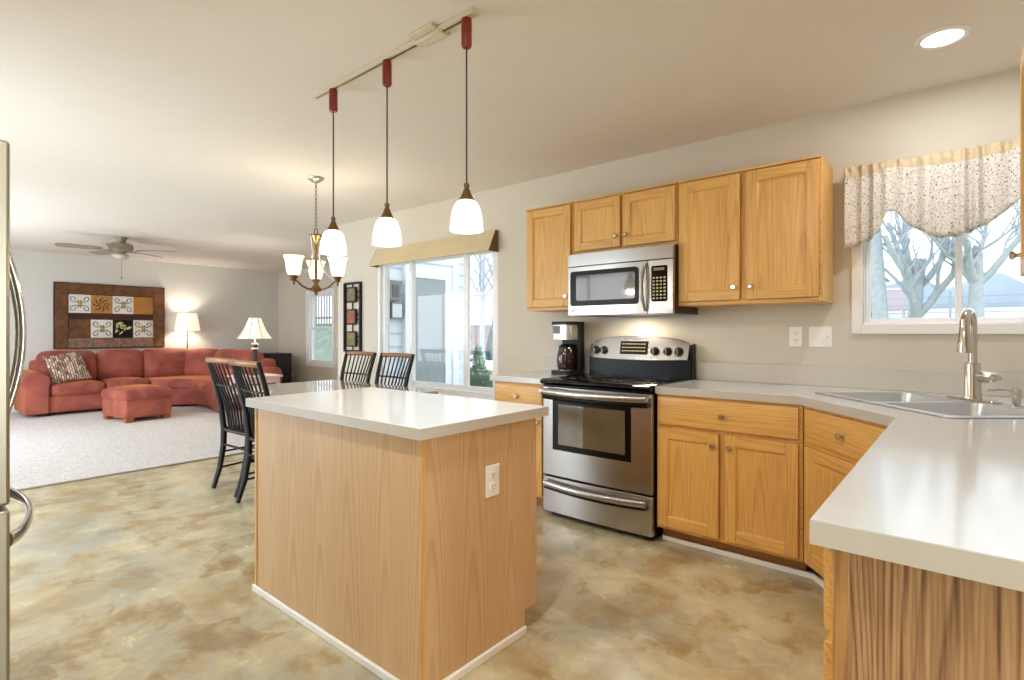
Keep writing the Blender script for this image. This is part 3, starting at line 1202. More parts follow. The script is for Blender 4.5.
def outlet(label, loc, rotz, kind='duplex', w=0.072, h=0.116):
    """cover plate facing local -y"""
    o = thing('wall_outlet' if kind == 'duplex' else 'switch_plate', label, 'outlet' if kind == 'duplex' else 'switch', loc, rotz)
    obj('cover_plate', MB().box(-w / 2, w / 2, -0.006, 0, -h / 2, h / 2), M_outlet, o, 0.002)
    if kind == 'duplex':
        for dz in (-0.021, 0.021):
            r_ = obj('socket', MB().prism([(p[0], p[1]) for p in rrect(-0.016, 0.016, dz - 0.014, dz + 0.014, 0.008)], -0.009, -0.006, 'y'), M_outlet, o)
            s_ = MB().box(-0.008, -0.006, -0.0096, -0.009, dz - 0.002, dz + 0.008).box(0.006, 0.008, -0.0096, -0.009, dz - 0.002, dz + 0.007).cyl((0, -0.0096, dz - 0.008), 0.0025, 0.0006, 10, axis='y')
            obj('slots', s_, M_slot, r_)
    else:
        s_ = MB().box(-0.041, -0.033, -0.014, -0.006, -0.008, 0.010)
        obj('toggle', s_, M_outlet, o, 0.001)
        s_ = MB().lathe([(0, -0.02), (0.012, -0.02), (0.014, -0.006), (0, -0.006)], (0.025, 0, 0), 16, axis='y')
        obj('dimmer_knob', s_, M_outlet, o)
    return o


outlet('white duplex outlet on the backsplash wall left of the switch plate', (-0.768, KW, 1.178), 0)
outlet('wide white plate with toggle switch and dimmer between outlet and sink window', (-0.640, KW, 1.178), 0, 'switch', 0.118, 0.118)
outlet('white duplex outlet mounted in the oak end of the island', (IX1, 1.485, 0.650), PI / 2)
outlet('tiny white outlet low on the alcove wall beside the dark cabinet', (-10.33, AW, 0.36), 0)

# ================================================================== RANGE
rg = thing('electric_range', 'freestanding stainless steel electric range with black glass cooktop', 'stove', (-1.75, 3.12, 0))
X0, X1 = -2.138, -1.362
FYR = 2.86


def RB(*a):
    return rel(MB().box(*a), rg)


obj('body', rel(MB().box(X0 + .004, X1 - .004, FYR + .012, 3.48, 0.03, 0.885).box(X0 + .03, X1 - .03, FYR + .05, 3.44, 0.0, 0.03), rg), M_black, rg, 0.004)
# cooktop with a rounded black front lip
prof = [(FYR - .035, 0.868), (FYR - .045, 0.880), (FYR - .040, 0.892), (FYR - .02, 0.900), (3.42, 0.902), (3.42, 0.885), (FYR, 0.862)]
obj('cooktop', rel(MB().prism(prof, X0, X1, 'x'), rg), M_blackg, rg, 0.002)
for bx, by, br in ((-1.94, 3.03, 0.095), (-1.55, 3.03, 0.11), (-1.94, 3.28, 0.075), (-1.55, 3.28, 0.085)):
    obj('burner_ring', rel(MB().lathe([(br - .003, 0.9022), (br - .003, 0.9028), (br, 0.9028), (br, 0.9022)], (bx, by, 0), 40), rg), M_steel_d, rg)
# oven door, slightly bowed outwards


def bowed(x0, x1, z0, z1, y, t, bow, n=12, mi=0, zbow=0.0):
    m = MB()
    vs, fs = [], []
    for i in range(n + 1):
        u = i / n
        x = x0 + (x1 - x0) * u
        yy = y - bow * (1 - (2 * u - 1) ** 2)
        dz = zbow * (1 - (2 * u - 1) ** 2)
        vs += [(x, yy, z0 - dz), (x, yy, z1 - dz), (x, y + t, z1 - dz), (x, y + t, z0 - dz)]
    for i in range(n):
        a, b = i * 4, (i + 1) * 4
        for k in range(4):
            fs.append((a + k, b + k, b + (k + 1) % 4, a + (k + 1) % 4))
    fs.append((0, 1, 2, 3))
    fs.append((n * 4 + 3, n * 4 + 2, n * 4 + 1, n * 4))
    return m.add(vs, fs, mi)


od = obj('oven_door', rel(bowed(X0 + .002, X1 - .002, 0.275, 0.850, FYR - .012, 0.03, 0.012), rg), M_steel, rg, 0.003)
obj('window_surround', rel(bowed(X0 + .085, X1 - .13, 0.445, 0.765, FYR - .021, 0.006, 0.006), rg), M_black, od, 0.001)
obj('window_glass', rel(bowed(X0 + .135, X1 - .165, 0.485, 0.742, FYR - .0285, 0.003, 0.004), rg), plain('oven_glass', (96, 84, 66), 0.06, vary=0.25, scale=4, coat=0.5), od)
rod = MB()
hp = []
for i in range(17):
    u = i / 16
    hp.append((X0 + .02 + (X1 - X0 - .04) * u, FYR - .055 - .025 * (1 - (2 * u - 1) ** 2), 0.822 - 0.006 * (1 - (2 * u - 1) ** 2)))
ohm = MB().tube(hp, 0.017, 12, flat=(0.75, 1.25))
for u in (0, -1):
    p = hp[u]
    ohm.tube([p, (p[0], FYR - .012, p[2] - .004)], 0.016, 10)
ohr = MB().tube([(a, b + .026, c - .034) for a, b, c in hp], .018, 10)
obj('handle_recess', rel(ohr, rg), M_black, od, angle=60)
obj('oven_handle', rel(ohm, rg), M_steel, od, angle=60)
obj('vent_strip', rel(MB().box(X0 + .01, X1 - .01, FYR - .022, FYR + .01, 0.852, 0.862), rg), M_black, rg, 0.001)
dr = obj('storage_drawer', rel(bowed(X0 + .002, X1 - .002, 0.035, 0.262, FYR - .012, 0.03, 0.012), rg), M_steel, rg, 0.003)
hp2 = []
for i in range(17):
    u = i / 16
    hp2.append((X0 + .03 + (X1 - X0 - .06) * u, FYR - .036 - .016 * (1 - (2 * u - 1) ** 2), 0.222 - 0.012 * (1 - (2 * u - 1) ** 2)))
obj('drawer_handle', rel(MB().tube(hp2, 0.016, 10, flat=(0.9, 1.3)), rg), M_steel, dr, angle=60)
hp3 = [(a, b + .012, c - .026) for a, b, c in hp2]
obj('handle_recess', rel(MB().tube(hp3, 0.013, 10), rg), M_black, dr, angle=60)
# back guard
bgp = obj('back_guard', rel(MB().box(X0 + .012, X1 - .0, 3.40, 3.485, 0.885, 1.03), rg), M_black, rg, 0.004)
# curved stainless control panel with arched top
n = 20
vs, fs = [], []
for i in range(n + 1):
    u = i / n
    x = X0 + .015 + (X1 - .014 - X0 - .015) * u
    zt = 1.148 + 0.032 * (1 - (2 * u - 1) ** 2) - 0.03 * (abs(2 * u - 1) ** 10)
    zb = 1.022 - 0.010 * (1 - (2 * u - 1) ** 2)
    yf = 3.385 - 0.010 * (1 - (2 * u - 1) ** 2)
    vs += [(x, yf, zb), (x, yf + 0.035, zt), (x, 3.485, zt - .002), (x, 3.485, zb)]
for i in range(n):
    a, b = i * 4, (i + 1) * 4
    for k in range(4):
        fs.append((a + k, b + k, b + (k + 1) % 4, a + (k + 1) % 4))
fs += [(0, 1, 2, 3), (n * 4 + 3, n * 4 + 2, n * 4 + 1, n * 4)]
cp = obj('control_panel', rel(MB().add(vs, fs), rg), M_steel, rg, 0.003)
obj('panel_side', rel(MB().prism([(3.40, 0.885), (3.485, 0.885), (3.485, 1.13), (3.425, 1.12)], X1 - .0135, X1 + .004, 'x'), rg), M_black, rg, 0.006)


def cpt(x, z, off=0.0):
    """point on the sloping control panel"""
    u = (x - X0 - .015) / (X1 - .014 - X0 - .015)
    zt = 1.148 + 0.032 * (1 - (2 * u - 1) ** 2)
    zb = 1.022 - 0.010 * (1 - (2 * u - 1) ** 2)
    yf = 3.385 - 0.010 * (1 - (2 * u - 1) ** 2)
    return yf + 0.035 * (z - zb) / (zt - zb) - off


for kx in (-2.063, -1.995, -1.6022, -1.513, -1.437):
    kz = 1.075
    y = cpt(kx, kz)
    ko = obj('control_knob', rel(MB().lathe([(0, -0.026), (0.019, -0.026), (0.024, -0.020), (0.025, -0.004), (0.030, -0.002), (0.030, 0.004), (0, 0.004)], (kx, y, kz), 24, axis='y'), rg), M_blackm, rg)
    obj('grip', rel(MB().box(kx - .004, kx + .004, y - .034, y - .026, kz - .018, kz + .018), rg), M_steel_d, ko, 0.001)
xa, xb = -1.865, -1.655
ds = []
m = MB()
za, zb = 1.052, 1.142
m.add([(xa, cpt(xa, za, .002), za), (xb, cpt(xb, za, .002), za), (xb, cpt(xb, zb, .002), zb), (xa, cpt(xa, zb, .002), zb),
       (xa, cpt(xa, za, -.01), za), (xb, cpt(xb, za, -.01), za), (xb, cpt(xb, zb, -.01), zb), (xa, cpt(xa, zb, -.01), zb)],
      [(0, 1, 2, 3), (7, 6, 5, 4), (0, 4, 5, 1), (1, 5, 6, 2), (2, 6, 7, 3), (3, 7, 4, 0)])
di = obj('display', rel(m, rg), M_blackg, rg)
m = MB()
M_btn = plain('button_print', (206, 196, 150), 0.5)
rnd = random.Random(4)
for i in range(9):
    for j in range(3):
        x = xa + .016 + i * .0205
        z = za + .02 + j * .024
        m.box(x, x + .010, cpt(x, z, .0032), cpt(x, z, .002), z, z + .006)
obj('buttons', rel(m, rg), M_btn, di, smooth=False)

# ================================================================== MICROWAVE
mw = thing('microwave_oven', 'over-the-range stainless steel microwave with black window and arched handle', 'microwave', (-1.735, 3.3, 1.325))
mx0, mx1, mz0, mz1, myf = -2.112, -1.352, 1.318, 1.739, 3.105
obj('body', rel(MB().box(mx0, mx1, myf + .03, 3.50, mz0, mz1), mw), plain('microwave_case', (40, 20, 24), 0.3), mw, 0.003)
obj('vent_grille', rel(bowed(mx0, mx1, mz1 - .085, mz1, myf, .03, .006), mw), M_steel, mw, 0.002)
md = obj('door', rel(bowed(mx0, mx1 - .165, mz0, mz1 - .089, myf, .03, .008), mw), M_steel, mw, 0.002)
obj('window_surround', rel(MB().prism([(p[0], p[1]) for p in rrect(mx0 + .025, mx1 - .225, mz0 + .065, mz1 - .120, 0.02)], myf - .011, myf + .0, 'y'), mw), M_black, md)
obj('window_glass', rel(MB().prism([(p[0], p[1]) for p in rrect(mx0 + .075, mx1 - .245, mz0 + .10, mz1 - .150, 0.015)], myf - .014, myf - .011, 'y'), mw), plain('smoked_glass', (86, 80, 72), 0.08, coat=0.3), md)
hpts = []
for i in range(15):
    u = i / 14
    hpts.append((mx1 - .175 - .010 * math.sin(PI * u), myf - .012 - .034 * math.sin(PI * u), mz0 + .02 + u * (mz1 - mz0 - .125)))
obj('handle', rel(MB().tube(hpts, [0.008 + .006 * math.sin(PI * i / 14) for i in range(15)], 12, flat=(1.2, .8)), mw), M_steel, md, angle=60)
cpm = obj('control_panel', rel(MB().box(mx1 - .163, mx1, myf + .001, myf + .03, mz0, mz1 - .089), mw), M_steel, mw, 0.002)
kp = obj('keypad', rel(MB().prism([(p[0], p[1]) for p in rrect(mx1 - .140, mx1 - .035, mz0 + .075, mz1 - .125, 0.012)], myf - .001, myf + .002, 'y'), mw), M_blackg, cpm)
m = MB()
for j in range(7):
    for i in range(4):
        x = mx1 - .130 + i * .0235
        z = mz0 + .09 + j * .021
        m.box(x, x + .013, myf - .0018, myf - .001, z, z + .010)
obj('buttons', rel(m, mw), M_btn, kp, smooth=False)
obj('clock_display', rel(MB().box(mx1 - .125, mx1 - .055, myf - .0018, myf - .001, mz1 - .155, mz1 - .138), mw), plain('green_display', (120, 130, 70), .3), kp, smooth=False)
obj('badge', rel(MB().cyl((mx0 + .04, myf - .006, mz0 + .035), .010, .004, 18, axis='y'), mw), M_outlet, md)
area_light('microwave_task_light', (-1.735, 3.30, 1.312), 0.12, 2.2, (1, .86, .66))

# ================================================================== COFFEE MAKER
cm = thing('coffee_maker', 'black and stainless drip coffee maker on the counter left of the range', 'coffee maker', (-2.262, 3.33, CT))
obj('base', MB().plate(rrect(-.085, .085, -.12, .10, .03), [], 0, .03), M_blackm, cm, 0.003)
obj('warming_plate', MB().cyl((0, -.035, .03), .062, .004, 28), M_steel, cm)
obj('tower', MB().plate(rrect(-.08, .085, .02, .10, .02), [], .03, .385), M_blackm, cm, 0.003)
obj('brew_head', MB().plate(rrect(-.08, .08, -.11, .03, .03), [], .255, .365), M_steel, cm, 0.003)
obj('lid', MB().plate(rrect(-.085, .088, -.115, .10, .03), [], .366, .388), M_blackm, cm, 0.004)
obj('control_face', MB().box(-.055, .0, -.114, -.108, .30, .355), M_blackg, cm, 0.002)
ca = obj('carafe', MB().lathe([(0, .036), (.055, .036), (.066, .06), (.068, .11), (.058, .17), (.05, .20), (.046, .20), (.054, .17), (.064, .11), (.062, .062), (0, .04)], (0, -.035, 0), 28), plain('coffee_glass', (46, 26, 18), 0.05, coat=.5), cm)
obj('carafe_lid', MB().lathe([(0, .225), (.03, .222), (.052, .205), (.052, .198), (0, .198)], (0, -.035, 0), 24), M_blackm, ca)
obj('carafe_handle', MB().tube([(.035, -.07, .20), (.06, -.11, .19), (.065, -.12, .12), (.045, -.09, .07)], .009, 8), M_blackm, ca)

# ================================================================== REFRIGERATOR
fr = thing('refrigerator', 'stainless french door refrigerator with bowed handles at the left edge of the photo', 'refrigerator', (-2.33, -0.15, 0))
fxa, fxb = -2.80, -1.885


def FRB(mb):
    return rel(mb, fr)


obj('body', FRB(MB().box(fxa, fxb, -0.60, 0.17, 0.02, 1.70).box(fxa + .03, fxb - .03, -0.56, 0.1, 0, 0.02)), M_fridge_s, fr, 0.004)
dY = 0.24
for k, (a, b) in enumerate(((fxa, (fxa + fxb) / 2 - .003), ((fxa + fxb) / 2 + .003, fxb))):
    d_ = obj('door', FRB(MB().box(a, b, 0.175, dY - .014, 0.755, 1.695)), M_fridge, fr, 0.008)
    hxx = (fxa + fxb) / 2 + (-0.04 if k == 0 else 0.04)
    hp = [(hxx, dY - .014 + .006, .85)] + [(hxx, dY - .012 + .078 * math.sin(PI * u / 16) ** .8, .85 + .70 * u / 16) for u in range(1, 16)] + [(hxx, dY - .014 + .006, 1.55)]
    obj('handle', FRB(MB().tube(hp, .011, 10, flat=(.8, 1.1))), M_chrome, d_, angle=60)
fd = obj('freezer_drawer', FRB(MB().box(fxa, fxb, 0.175, dY - .014, 0.06, 0.743)), M_fridge, fr, 0.008)
hp = [(fxa + .10 + (fxb - fxa - .14) * u / 20, dY - .012 + .085 * math.sin(PI * u / 20) ** .7, 0.655) for u in range(21)]
obj('handle', FRB(MB().tube(hp, .016, 12, flat=(.6, 1.2))), M_chrome, fd, angle=60)
# cabinet above
oc = thing('over_refrigerator_cabinet', 'oak cabinet above the refrigerator at the far left edge', 'cabinet', (-2.33, -0.2, 1.76))
obj('body', rel(MB().box(fxa, fxb, -0.60, 0.185, 1.76, 2.455), oc), plain('cabinet_side_cream', (176, 158, 108), 0.5), oc, 0.002)
for k in range(2):
    dd = door(oc, 0.01, 0.445, 0.02, 0.67, y=0)
    dd.location = (fxb - k * .457 - oc.location.x, 0.185 - oc.location.y, 0)
    dd.rotation_euler = (0, 0, PI)

# ================================================================== WINDOW DRESSINGS
cn = thing('cornice_valance', 'beige fabric covered box valance above the big dining window', 'valance', (-4.0, KW, 1.9))
obj('fabric_front', rel(MB().prism([(KW - .005, 2.095), (KW - .035, 2.095), (KW - .125, 1.905), (KW - .105, 1.905), (KW - .02, 2.075), (KW - .005, 2.075)], -4.83, -3.12, 'x'), cn), M_cornice, cn, 0.003)
obj('side_panel', rel(MB().prism([(KW - .002, 2.094), (KW - .034, 2.094), (KW - .124, 1.904), (KW - .002, 1.904)], -3.12, -3.114, 'x'), cn), M_cornice_side, cn)
obj('side_panel', rel(MB().prism([(KW - .002, 2.094), (KW - .034, 2.094), (KW - .124, 1.904), (KW - .002, 1.904)], -4.836, -4.83, 'x'), cn), M_cornice_side, cn)

va = thing('valance_curtain', 'gathered leaf print cotton valance with scalloped hem over the sink window', 'curtain', (-0.1, KW - .06, 2.0))
obj('rod', rel(MB().tube([(-.505, KW - .002, 2.085), (-.505, KW - .04, 2.085), (.435, KW - .04, 2.085), (.435, KW - .002, 2.085)], .005, 8), va), M_steel_d, va)


def hem(x):
    pts_ = [(-.51, 1.66), (-.45, 1.668), (-.385, 1.70), (-.352, 1.735), (-.335, 1.80), (-.315, 1.835), (-.28, 1.835), (-.255, 1.79), (-.20, 1.735), (-.15, 1.695), (-.10, 1.672), (-.03, 1.675), (.04, 1.70), (.10, 1.735), (.15, 1.78), (.20, 1.83), (.25, 1.85), (.27, 1.80), (.29, 1.72), (.34, 1.69), (.44, 1.66)]
    for (a, za), (b, zb) in zip(pts_, pts_[1:]):
        if x <= b:
            return za + (zb - za) * (x - a) / (b - a)
    return pts_[-1][1]


nx, nz_ = 300, 14
vs, fs, ms = [], [], []
for i in range(nx + 1):
    x = -.51 + .95 * i / nx
    zb = hem(x)
    zt = 2.100
    for j in range(nz_ + 1):
        v = j / nz_
        z = zt + (zb - zt) * v
        amp = .014 + .010 * v
        y = KW - .080 + amp * math.sin(x * 88 + 1.8 * math.sin(x * 17)) * (0.6 + .4 * math.sin(x * 31 + 1)) + .004 * math.sin(x * 240) * max(0, 1 - v * 4)
        if v < .12:
            y += .010 * math.sin(x * 150 + z * 60)
        vs.append((x, y, z))
for i in range(nx):
    for j in range(nz_):
        a = i * (nz_ + 1) + j
        fs.append((a, a + 1, a + nz_ + 2, a + nz_ + 1))
        ms.append(0)
cloth = MB()
cloth.v, cloth.f = vs, fs
cloth.m = [1 if j < 2 else 0 for i in range(nx) for j in range(nz_)]
cl = obj('cloth', rel(cloth, va), [M_print, M_ruffle], va, fix=False, angle=180)
sm = cl.modifiers.new('thick', 'SOLIDIFY')
sm.thickness = 0.002

# ================================================================== PENDANTS, TRACK
tr = thing('track_light_rail', 'cream ceiling track carrying three pendant lamps above the island', 'track light', (-2.0, 1.50, CH))
TY = 1.505
obj('rail', rel(MB().box(-2.64, -1.455, TY - .018, TY + .018, CH - .022, CH - .0005), tr), M_track, tr, 0.003)
obj('conductor_slot', rel(MB().box(-2.62, -1.49, TY - .005, TY + .005, CH - .0235, CH - .0215), tr), M_brass, tr)
obj('feed_box', rel(MB().box(-1.80, -1.655, TY - .055, TY + .055, CH - .014, CH - .0005).box(-1.80, -1.64, TY - .022, TY + .022, CH - .030, CH - .0145), tr), M_track, tr, 0.004)


M_cord = plain('brown_cord', (52, 38, 32), .6)


def pendant(x, label):
    zt = CH - .024
    o = thing('pendant_lamp', label, 'pendant lamp', (x, TY, 1.602), 0, 'pendant lamps on the ceiling track')
    b = Vector((0, 0, -1.602))
    obj('track_adapter', MB().lathe([(0, zt), (.020, zt), (.021, zt - .01), (.021, zt - .105), (.017, zt - .112), (0, zt - .112)], b, 20).cyl((0, 0, zt - .125 - 1.59), .006, .02, 10), M_redsock, o)
    obj('cord', MB().tube([(0, 0, zt - .12 - 1.59), (0, 0, .182)], .0035, 8), M_cord, o)
    obj('cap', MB().lathe([(0, .188), (.008, .188), (.0115, .180), (.0115, .173), (.008, .167), (.013, .161), (.017, .148), (.030, .122), (.032, .118), (0, .118)], (0, 0, 0), 24), M_brass, o)
    pr = [(.030, .118), (.040, .112), (.051, .094), (.059, .066), (.0635, .034), (.0655, 0.0), (.0625, 0.0), (.0605, .034), (.056, .066), (.048, .092), (.038, .108), (.026, .115)]
    obj('glass_shade', MB().lathe(pr, (0, 0, 0), 40), M_shade, o, angle=60)
    obj('bulb', MB().lathe([(0, .025), (.014, .03), (.022, .045), (.02, .065), (.012, .085), (.012, .115), (0, .115)], (0, 0, 0), 16), M_bulb, o)
    point_light('pendant_bulb_light', (x, TY, 1.612), PENDANT, .04)
    return o


pendant(-2.46, 'farthest of the three white glass pendant lamps, nearest the chandelier')
pendant(-2.015, 'middle of the three white glass pendant lamps over the island')
pendant(-1.505, 'nearest of the three white glass pendant lamps, beside the feed box')

# ================================================================== CHANDELIER
cx, cy = -4.04, 2.315
chd = thing('chandelier', 'three light bronze and nickel chandelier with upturned glass shades over the dining table', 'chandelier', (cx, cy, 1.5))


def CZ(mb):
    return mb.xform(Matrix.Translation((0, 0, -1.5)))


obj('canopy', CZ(MB().lathe([(0, CH - .045), (.02, CH - .04), (.055, CH - .02), (.065, CH - .006), (.065, CH - .0005), (0, CH - .0005)], (0, 0, 0), 28)), M_nickel, chd)
m = MB()
zc = CH - .045
k = 0
while zc > 2.045:
    ring = []
    for i in range(9):
        a = 2 * PI * i / 8
        u, v = .009 * math.cos(a), .019 * math.sin(a)
        ring.append((u, 0, zc - .016 + v) if k % 2 == 0 else (0, u, zc - .016 + v))
    m.tube(ring, .0022, 6, cap=False)
    zc -= .031
    k += 1
obj('chain', CZ(m), M_brass, chd)
m = MB()
ring = [(.026 * math.cos(2 * PI * i / 16), 0, 2.02 + .026 * math.sin(2 * PI * i / 16)) for i in range(17)]
m.tube(ring, .004, 6, cap=False)
m.lathe([(0, 2.0), (.05, 1.995), (.052, 1.985), (.02, 1.95), (.012, 1.90), (.010, 1.64), (.014, 1.60), (.03, 1.575), (.045, 1.555), (.045, 1.54), (.015, 1.53), (.012, 1.51), (0, 1.50)], (0, 0, 0), 24)
obj('stem', CZ(m), M_brass, chd)
# directions: one away from the camera, two towards it
away = math.atan2(2.315, -4.04)
for k in range(3):
    a = away + k * 2 * PI / 3
    ca_, sa_ = math.cos(a), math.sin(a)

    def PP(r, z):
        return (r * ca_, r * sa_, z)
    m = MB().tube([PP(.03, 1.555), PP(.07, 1.553), PP(.12, 1.575), PP(.16, 1.61), PP(.19, 1.622), PP(.222, 1.612)], [.008, .008, .007, .007, .007, .004], 8)
    ar = obj('arm', CZ(m), M_brass, chd, angle=60)
    m = MB().tube([PP(.045, 1.985), PP(.034, 1.93), PP(.030, 1.84), PP(.045, 1.76), PP(.08, 1.69), PP(.13, 1.645), PP(.18, 1.625)], [.007, .007, .006, .006, .006, .005, .005], 8)
    obj('upper_scroll', CZ(m), M_nickel, chd, angle=60)
    c_ = PP(.19, 0)
    m = MB().lathe([(0, 1.575), (.008, 1.58), (.008, 1.60), (.02, 1.625), (.034, 1.645), (.036, 1.652), (0, 1.652)], (c_[0], c_[1], 0), 20)
    obj('shade_cup', CZ(m), M_brass, ar)
    m = MB().lathe([(.030, 1.65), (.046, 1.662), (.056, 1.70), (.060, 1.74), (.066, 1.775), (.078, 1.805), (.074, 1.805), (.062, 1.775), (.056, 1.74), (.052, 1.70), (.042, 1.668), (0, 1.656)], (c_[0], c_[1], 0), 32)
    obj('glass_shade', CZ(m), M_shade2, ar, angle=60)
    point_light('chandelier_bulb_light', (cx + c_[0], cy + c_[1], 1.80), 2.2, .03)

# ================================================================== RECESSED LIGHTS
def downlight(x, y, label, power=None):
    o = thing('recessed_light', label, 'ceiling light', (x, y, CH), 0, 'recessed ceiling lights')
    obj('trim_ring', MB().lathe([(.070, -.0005), (.096, -.0005), (.096, -.004), (.088, -.010), (.072, -.008), (.070, -.0005)], (0, 0, 0), 40), M_white, o)
    obj('lens', MB().cyl((0, 0, -.006), .0705, .0055, 40), M_canlight, o)
    area_light('downlight_beam', (x, y, CH - .02), .14, DOWNLIGHT if power is None else power)
    return o


downlight(-.079, 2.933, 'round white recessed ceiling light above the sink', 5)

# ================================================================== CEILING FAN
fo = thing('ceiling_fan', 'five blade pewter ceiling fan with pull chain over the living room', 'ceiling fan', (-8.49, 2.09, 2.15))


def FZ(mb):
    return mb.xform(Matrix.Translation((0, 0, -2.15)))


obj('canopy', FZ(MB().lathe([(0, CH - .0005), (.075, CH - .0005), (.075, CH - .012), (.055, CH - .05), (.055, CH - .085), (0, CH - .085)], seg=28)), M_fanbody, fo)
obj('motor', FZ(MB().lathe([(0, 2.385), (.07, 2.38), (.125, 2.36), (.14, 2.33), (.135, 2.30), (.10, 2.275), (.06, 2.262), (.045, 2.245), (0, 2.245)], seg=32)), M_fanbody, fo)
obj('light_bowl', FZ(MB().lathe([(0, 2.245), (.05, 2.242), (.085, 2.225), (.09, 2.205), (.06, 2.175), (.02, 2.16), (0, 2.158)], seg=28)), plain('frosted_bowl', (196, 186, 170), .4), fo)
obj('pull_chain', FZ(MB().tube([(.03, 0, 2.19), (.03, 0, 1.92)], .002, 6).lathe([(0, 1.935), (.006, 1.925), (.006, 1.91), (0, 1.90)], (.03, 0, 0), 10)), M_brass, fo)
for k in range(5):
    a = R(50 + 72 * k)
    ca_, sa_ = math.cos(a), math.sin(a)
    m = MB()
    pl = [(.20, -.055), (.30, -.068), (.58, -.072), (.65, -.058), (.67, 0), (.65, .058), (.58, .072), (.30, .068), (.20, .055)]
    vs = []
    for zz in (2.292, 2.284):
        for (u, v) in pl:
            vs.append((u * ca_ - v * sa_, u * sa_ + v * ca_, zz + v * .2))
    nn = len(pl)
    m.add(vs, [tuple(range(nn)), tuple(range(2 * nn - 1, nn - 1, -1))] + [(i, i + nn, (i + 1) % nn + nn, (i + 1) % nn) for i in range(nn)])
    bl = obj('blade', FZ(m), M_fanblade, fo)
    m = MB().tube([(.09 * ca_, .09 * sa_, 2.282), (.16 * ca_, .16 * sa_, 2.277), (.25 * ca_, .25 * sa_, 2.281)], .014, 8, flat=(1.6, .4))
    obj('blade_bracket', FZ(m), M_fanbody, bl)

# ================================================================== DINING SET
tb = thing('dining_table', 'glossy pale topped dining table behind the island under the chandelier', 'table', (-3.95, 2.36, 0))
obj('tabletop', rel(MB().box(-4.72, -3.2, 1.83, 2.89, .715, .745), tb), M_table, tb, 0.006)
obj('apron', rel(MB().box(-4.62, -3.3, 1.93, 2.79, .63, .714), tb), M_chair, tb, 0.003)
for a in (-4.60, -3.32):
    for b in (2.27, 2.47):
        obj('leg', rel(MB().tube([(a, b, 0), (a, b, .63)], [.026, .038], 4), tb), M_chair, tb, 0.003)


def make_chair(label):
    """front of the seat toward +y, back toward -y"""
    t = thing('dining_chair', label, 'chair', (0, 0, 0), 0, 'black spindle back dining chairs')
    # seat
    m = MB().rbox(-.225, .225, -.20, .22, .425, .462, r=.018, bulge=(0.006, .01, -.004), n=8)
    obj('seat', m, M_chair, t)
    for s in (-1, 1):
        pts_ = [(s * .185, -.275, 0), (s * .19, -.225, .15), (s * .195, -.195, .32), (s * .20, -.190, .45), (s * .212, -.205, .62), (s * .225, -.245, .82), (s * .238, -.30, 1.01)]
        obj('back_post', MB().tube(pts_, [.017, .021, .023, .024, .022, .019, .016], 8, flat=(.9, 1.25)), M_chair, t, angle=60)
        obj('leg', MB().tube([(s * .20, .205, 0), (s * .195, .19, .43)], [.014, .02], 8), M_chair, t)
    n = 10
    # curved crest rail, wood coloured
    top = [(-.235 + .47 * i / n, -.298 - .030 * (1 - (2 * i / n - 1) ** 2), .992 + .004 * (1 - (2 * i / n - 1) ** 2)) for i in range(n + 1)]
    obj('crest_rail', MB().tube(top, .017, 8, flat=(.9, 1.3)), M_chairtop, t, angle=60)
    mid = [(-.222 + .444 * i / n, -.238 - .026 * (1 - (2 * i / n - 1) ** 2), .80) for i in range(n + 1)]
    obj('back_rail', MB().tube(mid, .008, 8), M_chair, t, angle=60)
    for i in range(7):
        u = (i + 1) / 8
        q_ = 1 - (2 * u - 1) ** 2
        x0_ = -.17 + .34 * u
        x1_ = -.235 + .47 * u
        obj('spindle', MB().tube([(x0_, -.180, .455), (x0_ * .7 + x1_ * .3, -.195 - .008 * q_, .62), (x0_ * .4 + x1_ * .6, -.238 - .024 * q_, .80), (x1_, -.296 - .028 * q_, .985)], [.0075, .0085, .0075, .006], 6), M_chair, t, angle=60)
    m = MB()
    for s in (-1, 1):
        m.tube([(s * .188, -.235, .15), (s * .197, .197, .17)], .008, 6)
        m.tube([(s * .192, -.215, .27), (s * .196, .195, .28)], .008, 6)
    m.tube([(-.192, .0, .275), (.192, .0, .275)], .008, 6)
    m.tube([(-.195, -.20, .33), (.195, -.20, .33)], .009, 6)
    m.tube([(-.195, .196, .24), (.195, .196, .24)], .009, 6)
    obj('stretcher', m, M_chair, t)
    return t


ch = make_chair('black spindle back chair on the camera side of the table, farther from the island')
ch.location = (-4.27, 1.97, 0)
ch.rotation_euler = (0, 0, R(2))
dup(ch, (-3.735, 1.92, 0), R(-3), 'black spindle back chair on the camera side of the table, tight behind the island corner')
dup(ch, (-4.56, 2.79, 0), R(180), 'black spindle back chair across the table below the metal wall panel')
dup(ch, (-3.97, 2.77, 0), R(178), 'black spindle back chair across the table in front of the big window')

# ================================================================== LIVING ROOM
sf = thing('sectional_sofa', 'rust red L shaped sectional sofa in the living room corner', 'sofa', (-10.2, 2.6, 0.008))


def SF(mb):
    return rel(mb, sf)


